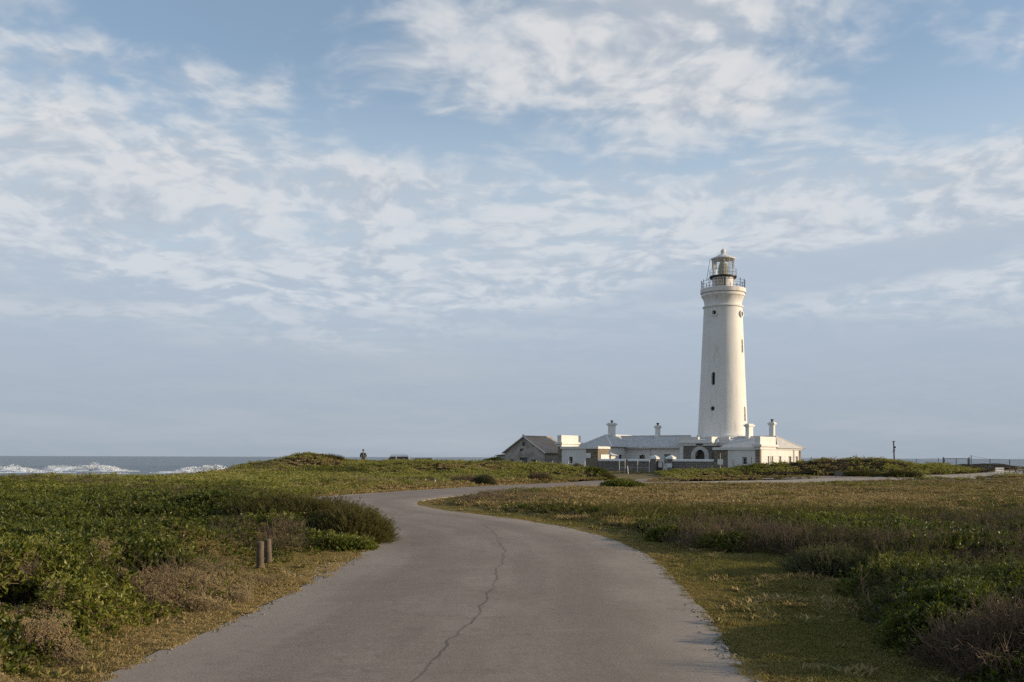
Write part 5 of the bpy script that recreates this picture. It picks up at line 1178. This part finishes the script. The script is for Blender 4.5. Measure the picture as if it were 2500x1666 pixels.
def aloe(label, u, d, s=1.0, seed=1):
    r_ = random.Random(seed); x, y = at(u, d); o = thing('aloe_plant', label, 'plant', (x, y, gz(x, y)))
    for k in range(9):
        a = r_.uniform(0, 6.28); ln = r_.uniform(0.25, 0.5)*s; q = (ln*0.9*math.cos(a), ln*0.9*math.sin(a), ln*r_.uniform(0.5, 1.0)); MB().tube([(0, 0, -0.05), (q[0]*0.5, q[1]*0.5, q[2]*0.35), q], [0.03*s, 0.025*s, 0.018*s], 6).build('stem', MATS['bark'], o)
        m = MB()
        for j in range(7):
            b_ = 6.28*j/7; e = (q[0]+0.12*s*math.cos(b_), q[1]+0.12*s*math.sin(b_), q[2]+0.13*s); m.tube([q, ((q[0]+e[0])/2, (q[1]+e[1])/2, q[2]+0.05*s), e], [0.022*s, 0.018*s, 0.003], 5)
        m.build('leaf_rosette', MATS['aloe_leaf'], o)
aloe('spiky dark aloe by the fence post at the right', 2407, 104.6, 1.25, 3)
aloe('sparse grey aloe just right of the utility pole', 2197, 106, 1.0, 5)
def palm(label, u, d, h, seed):
    r_ = random.Random(seed); x, y = at(u, d); o = thing('palm', label, 'palm', (x, y, gz(x, y)))
    m = MB().lathe([(0.34, -0.2), (0.36, 0.3*h), (0.30, 0.62*h), (0.20, 0.72*h)], 12); m.build('trunk', MATS['bark'], o, smooth=40)
    for k in range(22):
        a = 6.28*k/22+r_.uniform(-0.1, 0.1); L = r_.uniform(0.85, 1.25); up_ = r_.uniform(0.1, 0.6); m = MB(); pts = []
        for i in range(9):
            t_ = i/8; pts.append(Vector((L*t_*math.cos(a), L*t_*math.sin(a), 0.70*h+up_*L*t_*1.4-0.95*L*t_*t_)))
        m.tube(pts, [0.018*(1-0.8*i/8) for i in range(9)], 4)
        sd = Vector((-math.sin(a), math.cos(a), 0))
        for i in range(1, 9):
            for q in (-1, 1):
                b0 = pts[i]; e = b0+sd*q*0.17*(1-0.5*i/8)+Vector((0, 0, -0.10))+(pts[i]-pts[i-1])*0.8; w_ = (pts[i]-pts[i-1])*0.28
                m.add([b0-w_*0.5, b0+w_*0.5, e], [(0, 1, 2)])
        m.build('frond', MATS['palm_leaf'], o)
palm('dark bushy palm cut by the right edge of the picture', 2508, 99.5, 0.95, 4)

# ------------------------------------------------------------------ parked cars beyond the crest
plain('silver_paint', (0.60, 0.60, 0.60), 0.35, 0.04, 2.0, metal=0.2); plain('white_car_paint', (0.72, 0.71, 0.68), 0.35, 0.03, 2.0); plain('tyre', (0.02, 0.02, 0.02), 0.85, 0.1, 8.0)
plain('car_glass', (0.030, 0.028, 0.026), 0.08, 0.1, 2.0); plain('lamp_glass', (0.6, 0.6, 0.58), 0.2, 0.1, 2.0); plain('tail_lamp', (0.35, 0.02, 0.02), 0.3, 0.1, 2.0)
def car(label, u, d, paint, rot, L=4.5, H=1.62, rails=True):
    x, y = at(u, d); o = thing('parked_car', label, 'car', (x, y, gz(x, y)+0.02), R(rot), 'cars parked beyond the crest')
    h0 = H*0.56; k = L/4.5                                       # front at -x
    low = [(-2.2, 0.32), (-2.25, 0.55), (-2.18, 0.80), (-1.15, 0.95), (2.10, 0.98), (2.22, 0.75), (2.2, 0.35), (1.85, 0.28), (1.75, 0.55), (1.35, 0.68), (0.95, 0.55), (0.85, 0.26), (-0.95, 0.26), (-1.05, 0.55), (-1.45, 0.68), (-1.85, 0.55), (-1.95, 0.28)]
    V = []; n = len(low); Fc = []
    for yy, ins in ((-0.86, 0.03), (-0.90, 0.0), (0.90, 0.0), (0.86, 0.03)):
        V += [(px*k*(1-ins), yy, pz) for px, pz in low]
    for s_ in range(3):
        for i in range(n): j = (i+1) % n; Fc.append((s_*n+i, s_*n+j, (s_+1)*n+j, (s_+1)*n+i))
    Fc += [tuple(range(n-1, -1, -1)), tuple(range(3*n, 4*n))]
    MB().add(V, Fc).build('body', MATS[paint], o, smooth=35)
    gh = MB().frus(-1.20*k, 2.02*k, -0.80, 0.80, 0.962, -0.40*k, 1.78*k, -0.64, 0.64, H-0.05).frus(-0.40*k, 1.78*k, -0.64, 0.64, H-0.05, -0.25*k, 1.65*k, -0.56, 0.56, H); gh.build('cabin', MATS[paint], o, bevel=0.03)
    def sidewin(xa0, xa1, xb0, xb1):
        for s_ in (-1, 1):
            yb, yt = s_*0.800, s_*0.665
            MB().add([(xa0*k, yb+s_*0.004, 1.02), (xa1*k, yb+s_*0.004, 1.02), (xb1*k, yt+s_*0.004, H-0.14), (xb0*k, yt+s_*0.004, H-0.14), (xa0*k, yb-s_*0.03, 1.02), (xa1*k, yb-s_*0.03, 1.02), (xb1*k, yt-s_*0.03, H-0.14), (xb0*k, yt-s_*0.03, H-0.14)],
                     [(0, 1, 2, 3), (7, 6, 5, 4), (0, 4, 5, 1), (1, 5, 6, 2), (2, 6, 7, 3), (3, 7, 4, 0)]).build('side_window', MATS['car_glass'], o)
    sidewin(-0.92, 0.22, -0.36, 0.26); sidewin(0.34, 1.85, 0.38, 1.68)
    MB().add([(-1.19*k, -0.72, 0.99), (-1.19*k, 0.72, 0.99), (-0.50*k, 0.58, H-0.12), (-0.50*k, -0.58, H-0.12), (-1.13*k, -0.72, 0.97), (-1.13*k, 0.72, 0.97), (-0.44*k, 0.58, H-0.14), (-0.44*k, -0.58, H-0.14)], [(0, 1, 2, 3), (7, 6, 5, 4), (0, 4, 5, 1), (1, 5, 6, 2), (2, 6, 7, 3), (3, 7, 4, 0)]).build('windscreen', MATS['car_glass'], o)
    for s_ in (-1, 1):
        MB().box(-2.27*k, -2.12*k, s_*0.62-0.16, s_*0.62+0.16, 0.62, 0.76).build('headlight', MATS['lamp_glass'], o); MB().box(2.14*k, 2.245*k, s_*0.70-0.10, s_*0.70+0.10, 0.72, 0.95).build('tail_light', MATS['tail_lamp'], o)
        MB().box(-0.86*k, -0.72*k, s_*0.97-0.09, s_*0.97+0.09, 1.0, 1.13).build('wing_mirror', MATS[paint], o, bevel=0.02)
        if rails: MB().tube([(-0.35*k, s_*0.58, H+0.01), (-0.25*k, s_*0.58, H+0.06), (1.45*k, s_*0.58, H+0.06), (1.6*k, s_*0.58, H)], 0.02, 6).build('roof_rail', MATS['black_iron'], o)
        for wx in (-1.45, 1.35):
            w_ = MB(); prof = [(0.20, -0.10), (0.30, -0.11), (0.33, -0.07), (0.33, 0.07), (0.30, 0.11), (0.20, 0.10)]; n2 = 20
            Vw = [(wx*k+r*math.cos(2*math.pi*q/n2), s_*0.80+yy, 0.33+r*math.sin(2*math.pi*q/n2)) for r, yy in prof for q in range(n2)]; Fw = [(i*n2+q, i*n2+(q+1) % n2, (i+1)*n2+(q+1) % n2, (i+1)*n2+q) for i in range(5) for q in range(n2)]
            tw_ = w_.add(Vw, Fw).build('wheel', MATS['tyre'], o, smooth=40)
            Vr = [(wx*k+r*math.cos(2*math.pi*q/12), s_*(0.80+yy), 0.33+r*math.sin(2*math.pi*q/12)) for r, yy in ((0.21, 0.07), (0.08, 0.10)) for q in range(12)]; MB().add(Vr, [(q, (q+1) % 12, 12+(q+1) % 12, 12+q) for q in range(12)]+[tuple(range(12, 24))]).build('rim', MATS['galvanised'], tw_)
car('silver car with roof rails, its roof and windows showing over the crest', 962, 121.5, 'silver_paint', 4)
car('white car lower behind the crest next to the dark bar gate', 1024, 124.5, 'white_car_paint', -3, 4.4, 1.56, False)

# ------------------------------------------------------------------ person on the crest: dark green jacket, cap, hands in pockets, facing the camera
plain('skin', (0.42, 0.24, 0.16), 0.6, 0.06, 6.0); plain('jacket', (0.040, 0.052, 0.038), 0.85, 0.25, 5.0, bump=0.4); plain('trousers', (0.045, 0.048, 0.055), 0.85, 0.2, 5.0); plain('cap_cloth', (0.075, 0.070, 0.052), 0.85, 0.2, 5.0); plain('shirt', (0.20, 0.21, 0.18), 0.85, 0.2, 5.0)
x, y = at(887, 103.6)
pr = thing('person', 'person in dark green jacket and cap standing on the crest, hands in pockets', 'person', (x, y, max(gz(x, y), 0.0)), R(6))
def skinned(name, verts, edges, mat, parent, sub=2):
    me = bpy.data.meshes.new(name); me.from_pydata([v[:3] for v in verts], edges, []); o = bpy.data.objects.new(name, me); COL.objects.link(o); o.parent = parent
    m = o.modifiers.new('skin', 'SKIN'); m.use_smooth_shade = True
    if not me.skin_vertices: me.attributes
    sv = me.skin_vertices[0].data if me.skin_vertices else None
    if sv is None:
        bpy.context.view_layer.objects.active = o; bpy.ops.mesh.customdata_skin_add(); sv = me.skin_vertices[0].data
    for i, v in enumerate(verts): sv[i].radius = (v[3], v[4] if len(v) > 4 else v[3]); sv[i].use_root = (i == 0)
    m2 = o.modifiers.new('sub', 'SUBSURF'); m2.levels = sub; m2.render_levels = sub; me.materials.append(MATS[mat]); return o
bv = [(0, 0, 0.96, 0.15, 0.11), (0, 0, 1.15, 0.14, 0.10), (0, 0, 1.36, 0.17, 0.11), (0, 0.0, 1.47, 0.075), (0, -0.01, 1.54, 0.062), (0, -0.02, 1.62, 0.080, 0.092), (0, -0.015, 1.70, 0.082, 0.095), (0, -0.01, 1.77, 0.06, 0.07),
      (0.19, 0, 1.42, 0.065), (0.27, 0.03, 1.16, 0.048), (0.20, -0.10, 0.95, 0.036), (0.16, -0.13, 0.90, 0.035), (-0.19, 0, 1.42, 0.065), (-0.27, 0.03, 1.16, 0.048), (-0.20, -0.10, 0.95, 0.036), (-0.16, -0.13, 0.90, 0.035),
      (0.10, 0, 0.88, 0.095), (0.11, -0.02, 0.48, 0.062), (0.115, 0.01, 0.09, 0.045), (0.12, -0.14, 0.035, 0.04), (-0.10, 0, 0.88, 0.095), (-0.11, -0.01, 0.48, 0.062), (-0.115, 0.01, 0.09, 0.045), (-0.12, -0.14, 0.035, 0.04), (0, -0.108, 1.615, 0.018)]
be = [(0, 1), (1, 2), (2, 3), (3, 4), (4, 5), (5, 6), (6, 7), (2, 8), (8, 9), (9, 10), (10, 11), (2, 12), (12, 13), (13, 14), (14, 15), (0, 16), (16, 17), (17, 18), (18, 19), (0, 20), (20, 21), (21, 22), (22, 23), (5, 24)]
skinned('body', bv, be, 'skin', pr)
skinned('jacket', [(0, 0.01, 0.92, 0.20, 0.17), (0, 0.01, 1.12, 0.20, 0.17), (0, 0.01, 1.34, 0.215, 0.16), (0, 0.01, 1.45, 0.11, 0.11), (0.21, 0.01, 1.40, 0.095), (0.30, 0.03, 1.16, 0.080), (0.24, -0.09, 0.97, 0.068), (-0.21, 0.01, 1.40, 0.095), (-0.31, 0.03, 1.16, 0.085), (-0.24, -0.09, 0.97, 0.068)], [(0, 1), (1, 2), (2, 3), (2, 4), (4, 5), (5, 6), (2, 7), (7, 8), (8, 9)], 'jacket', pr)
skinned('trousers', [(0, 0, 0.94, 0.165, 0.125), (0.105, 0, 0.86, 0.11), (0.115, -0.02, 0.48, 0.080), (0.118, 0.01, 0.10, 0.072), (-0.105, 0, 0.86, 0.11), (-0.115, -0.01, 0.48, 0.080), (-0.118, 0.01, 0.10, 0.072)], [(0, 1), (1, 2), (2, 3), (0, 4), (4, 5), (5, 6)], 'trousers', pr)
MB().box(-0.05, 0.05, -0.185, -0.16, 1.08, 1.44).build('shirt_front', MATS['shirt'], pr, bevel=0.02)
cp = MB().lathe([(0.108, 1.70), (0.108, 1.76), (0.09, 1.82), (0.05, 1.85), (0.0, 1.857)], 20, 0, -0.01); cp.build('cap', MATS['cap_cloth'], pr, smooth=50); MB().add([(-0.09, -0.08, 1.715), (0.09, -0.08, 1.715), (0.06, -0.20, 1.70), (-0.06, -0.20, 1.70), (-0.09, -0.08, 1.73), (0.09, -0.08, 1.73), (0.06, -0.20, 1.712), (-0.06, -0.20, 1.712)], [(3, 2, 1, 0), (4, 5, 6, 7), (0, 1, 5, 4), (1, 2, 6, 5), (2, 3, 7, 6), (3, 0, 4, 7)]).build('cap_peak', MATS['cap_cloth'], pr)
for s_ in (-1, 1): MB().lathe([(0.0, -0.012), (0.011, 0.0), (0.0, 0.012)], 8).build('eye', MATS['tyre'], pr).location = (s_*0.034, -0.108, 1.655)
MB().box(-0.025, 0.025, -0.112, -0.10, 1.565, 1.575).build('mouth', MATS['rust_door'], pr)

#print('person z', gz(*at(887,106.5)), 'cars', gz(*at(962,121.5)), gz(*at(1024,122.5)), 'crest', gz(*at(887,101)))
# ------------------------------------------------------------------ single shrubs one can tell apart
def shrub(name, label, x, y, rx, ry, h, kind, n, s, tint, cat='bush', group=None, lobes=5, seed=0, sink=0.0, spike=0.0):
    """a crown of leafy clumps over several lobes on forked stems"""
    q = np.random.default_rng(seed+500); z0 = gz(x, y)-sink; o = thing(name, label, cat, (x, y, z0), 0.0, group)
    lb = [(0, 0, 1.0, 1.0)]+[(q.uniform(-0.6, 0.6)*rx, q.uniform(-0.6, 0.6)*ry, q.uniform(0.55, 0.8), q.uniform(0.6, 0.95)) for _ in range(lobes-1)]
    P_, D_ = [], []
    for (lx, ly, lr, lh) in lb:
        k = int(n*lr*lr*1.6/lobes)+4; ph = q.uniform(0, 2*math.pi, k); ct = q.uniform(0.0, 1, k)**0.9; st_ = np.sqrt(1-ct*ct)
        d = np.stack([st_*np.cos(ph), st_*np.sin(ph), ct], -1); rr = (0.82+0.22*fbm(ph*1.3+lx, ct*2.5+ly, seed+3, 3))*(1-0.35*q.random(k)**2.5)
        P_.append(np.stack([lx+d[:, 0]*rx*lr*rr, ly+d[:, 1]*ry*lr*rr, np.maximum(0.04, d[:, 2]*h*lh*rr)], -1)); D_.append(d)
    P_, D_ = np.vstack(P_), np.vstack(D_)
    gzz = look('z', x+P_[:, 0], y+P_[:, 1])-z0; P_[:, 2] = np.maximum(P_[:, 2], gzz+0.03)
    D_[:, 2] += 0.35+spike; D_ = unit(D_+q.normal(0, 0.12, D_.shape))
    rot = np.array([tuple(Vector(d).to_track_quat('Z', 'Y').to_euler()) for d in D_]); spin = q.uniform(-0.5, 0.5, len(rot)); rot[:, 2] += 0
    ks = s*q.uniform(0.75, 1.3, len(P_))
    tn = tint+0.55*(fbm((x+P_[:, 0])*1.8, (y+P_[:, 1])*1.8+P_[:, 2]*2, seed+9, 3)-0.5)+q.normal(0, 0.10, len(P_))
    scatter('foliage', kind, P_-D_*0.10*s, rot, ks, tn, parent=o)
    m = MB()
    for k in range(9):
        tip = P_[q.integers(0, len(P_))]*0.80; md = tip*np.array([0.45, 0.45, 0.5])+q.normal(0, 0.05, 3)*h
        m.tube([(tip[0]*0.12, tip[1]*0.12, -0.15), tuple(md), tuple(tip)], [0.022*h+0.006, 0.015*h+0.004, 0.004], 5)
    m.build('stems', MATS['dry_stem'], o); tag(bpy.data.objects[o.children[-1].name] if o.children else o, kind='stuff')
    if kind in ('broad', 'heath', 'grey') and rx > 0.5:                                  # woody heart of the bush
        c = MB()
        for (lx, ly, lr, lh) in lb:
            pr_ = [(math.cos(a), math.sin(a)) for a in np.linspace(-0.25, 1.5, 6)]; V = [(lx+rx*lr*0.66*r_*math.cos(w_)*(1+0.12*math.sin(3*w_+lx)), ly+ry*lr*0.66*r_*math.sin(w_), h*lh*0.66*z_) for r_, z_ in pr_ for w_ in np.linspace(0, 2*math.pi, 13)[:-1]]
            c.add(V, [(i*12+j, i*12+(j+1) % 12, (i+1)*12+(j+1) % 12, (i+1)*12+j) for i in range(5) for j in range(12)])
        tag(c.build('woody_heart', MATS['undergrowth'], o, smooth=60), kind='stuff')
    return o
plain('dry_stem', (0.085, 0.062, 0.045), 0.9, 0.25, 9.0)
shrub('heath_bush', 'large olive heath bush with upright spiky shoots bulging over the road bend', -5.5, 23.9, 2.05, 1.35, 1.04, 'heath', 2300, 0.85, 0.30, lobes=6, seed=1, spike=0.6)
shrub('heath_bush', 'smaller rounded end of the olive heath at the very edge of the asphalt', -3.75, 23.0, 1.05, 0.85, 0.82, 'heath', 1100, 0.75, 0.38, lobes=4, seed=2, spike=0.5)
shrub('leafy_bush', 'dark green leafy bush behind the posts, joining the big heath bush', -7.4, 24.4, 1.75, 1.2, 1.08, 'broad', 900, 0.90, 0.10, lobes=6, seed=21)
shrub('leafy_bush', 'low bright green leafy bush in front of the big heath bush, near the posts', -4.5, 21.4, 1.35, 0.55, 0.34, 'broad', 420, 0.8, 0.50, lobes=5, seed=3)
shrub('twiggy_bush', 'bare brown twigs in the lower right corner below the glossy bush', 4.55, 9.2, 0.55, 0.5, 0.62, 'twig', 60, 0.8, 0.45, lobes=3, seed=22)
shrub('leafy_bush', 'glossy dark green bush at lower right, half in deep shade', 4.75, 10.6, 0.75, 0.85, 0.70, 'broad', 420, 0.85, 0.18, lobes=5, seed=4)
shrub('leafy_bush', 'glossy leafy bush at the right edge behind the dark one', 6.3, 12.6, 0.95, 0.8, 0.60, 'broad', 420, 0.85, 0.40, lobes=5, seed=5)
shrub('cushion_bush', 'rounded grey-green cushion bush at the back of the grass verge', 5.35, 16.6, 0.80, 0.66, 0.42, 'grey', 380, 0.60, 0.50, lobes=4, seed=6, spike=0.2)
shrub('leafy_bush', 'green clump of leaves where the verge meets the brown twigs', 3.75, 23.8, 0.55, 0.5, 0.42, 'broad', 220, 0.75, 0.48, lobes=3, seed=8)
x, y = at(1517, 62); shrub('leafy_bush', 'round green bush alone in the field in front of the road fork', x, y, 1.35, 1.1, 0.55, 'broad', 420, 1.2, 0.48, lobes=4, seed=9)
x, y = at(1212, 117); shrub('dark_bush', 'dark tall bush at the lower end of the grey shed', x, y, 1.55, 1.2, 1.75, 'broad', 700, 1.5, 0.12, lobes=5, seed=10)
x, y = at(1440, 88.5); shrub('leafy_bush', 'green bush on the nose of the grassy hill before the stone store', x, y, 1.3, 1.0, 0.62, 'broad', 380, 1.4, 0.22, lobes=4, seed=11)
x, y = at(1478, 87.5); shrub('heath_bush', 'brownish bush at the very end of the hill above the road fork', x, y, 0.95, 0.8, 0.55, 'heath', 420, 1.1, 0.30, lobes=4, seed=12)
x, y = at(1410, 90); shrub('twiggy_bush', 'small brown twiggy bush on the hill crest before the low white store', x, y, 0.6, 0.5, 0.62, 'twig', 70, 0.75, 0.35, lobes=3, seed=13)
x, y = at(1310, 78); shrub('twiggy_bush', 'dark brown twiggy bush halfway up the hill below the shed', x, y, 1.15, 0.9, 0.55, 'twig', 160, 0.95, 0.10, lobes=4, seed=14)
x, y = at(1180, 70); shrub('grey_bush', 'round grey-brown bush on the bank above the far road', x, y, 0.85, 0.7, 0.66, 'grey', 420, 0.9, 0.22, lobes=3, seed=15)
x, y = at(1135, 72); shrub('twiggy_bush', 'pale brown feathery bush on the bank beside the short white posts', x, y, 1.0, 0.8, 0.62, 'twig', 150, 0.9, 0.55, lobes=4, seed=16)
x, y = at(2200, 95); shrub('twiggy_bush', 'dark thicket on the side of the right mound', x, y, 1.9, 1.1, 0.55, 'heath', 500, 1.2, 0.05, lobes=5, seed=17)
x, y = at(2100, 96); shrub('heath_bush', 'dark heath bush on the mound below the utility pole side', x, y, 1.7, 1.0, 0.50, 'heath', 420, 1.2, 0.08, lobes=5, seed=18)
x, y = at(800, 99); shrub('heath_bush', 'low bush crowning the dune by the sea', x, y, 1.6, 1.2, 0.45, 'heath', 380, 1.2, 0.20, lobes=4, seed=19)
x, y = at(470, 78); shrub('twiggy_bush', 'dark twiggy hump on the shore edge before the white breaker', x, y, 1.8, 1.2, 0.55, 'twig', 260, 1.1, 0.20, lobes=5, seed=20)
# chips and grit along both edges of the near road
q = np.random.default_rng(78); pr_ = ROAD[(ROAD[:, 1] > 5) & (ROAD[:, 1] < 32)]; tg_ = np.gradient(pr_, axis=0); tg_ /= np.linalg.norm(tg_, axis=1)[:, None]; n = 2400; ii = q.integers(0, len(pr_), n); sd_ = q.choice([-1.0, 1.0], n)
of_ = sd_*(ROAD_W/2+q.normal(0.0, 0.10, n)-0.02); gx_ = pr_[ii, 0]+tg_[ii, 1]*of_; gy_ = pr_[ii, 1]-tg_[ii, 0]*of_+q.uniform(-0.12, 0.12, n); keep = fbm(gx_*1.1, gy_*1.1, 141, 3) > 0.46; gx_, gy_, of_ = gx_[keep], gy_[keep], of_[keep]; n = len(gx_); r_ = q.uniform(0.005, 0.022, n)*q.uniform(0.6, 1.2, n)
gz_ = np.where(np.abs(of_) < ROAD_W/2, 0.032, look('z', gx_, gy_))+r_*0.3
V = (np.stack([gx_, gy_, gz_], -1)[:, None]+OCT[None]*r_[:, None, None]*np.array([1.3, 1, 0.7])).reshape(-1, 3)
plain('grit', (0.21, 0.18, 0.145), 0.9, 0.5, 25.0); tag(np_mesh('road_grit', V, (OCF[None]+np.arange(n)[:, None, None]*6).reshape(-1, 3), MATS['grit']), 'grit and broken asphalt chips along the road edges', 'gravel', kind='stuff')
# loose pale gravel broken off the road edge near the posts
q = np.random.default_rng(77); n = 900; gx_ = q.normal(-3.02, 0.16, n)-0.25*np.abs(q.normal(0, 1, n)); gy_ = q.normal(17.6, 0.9, n); m_ = look('dr', gx_, gy_) > -0.06; gx_, gy_ = gx_[m_], gy_[m_]; n = len(gx_); r_ = q.uniform(0.008, 0.028, n)
V = (np.stack([gx_, gy_, look('z', gx_, gy_)+r_*0.4], -1)[:, None]+OCT[None]*r_[:, None, None]*np.array([1.2, 1, 0.7])).reshape(-1, 3)
plain('pebble', (0.40, 0.37, 0.33), 0.9, 0.3, 30.0); tag(np_mesh('gravel', V, (OCF[None]+np.arange(n)[:, None, None]*6).reshape(-1, 3), MATS['pebble']), 'scatter of pale gravel at the broken road edge near the posts', 'gravel', kind='stuff')
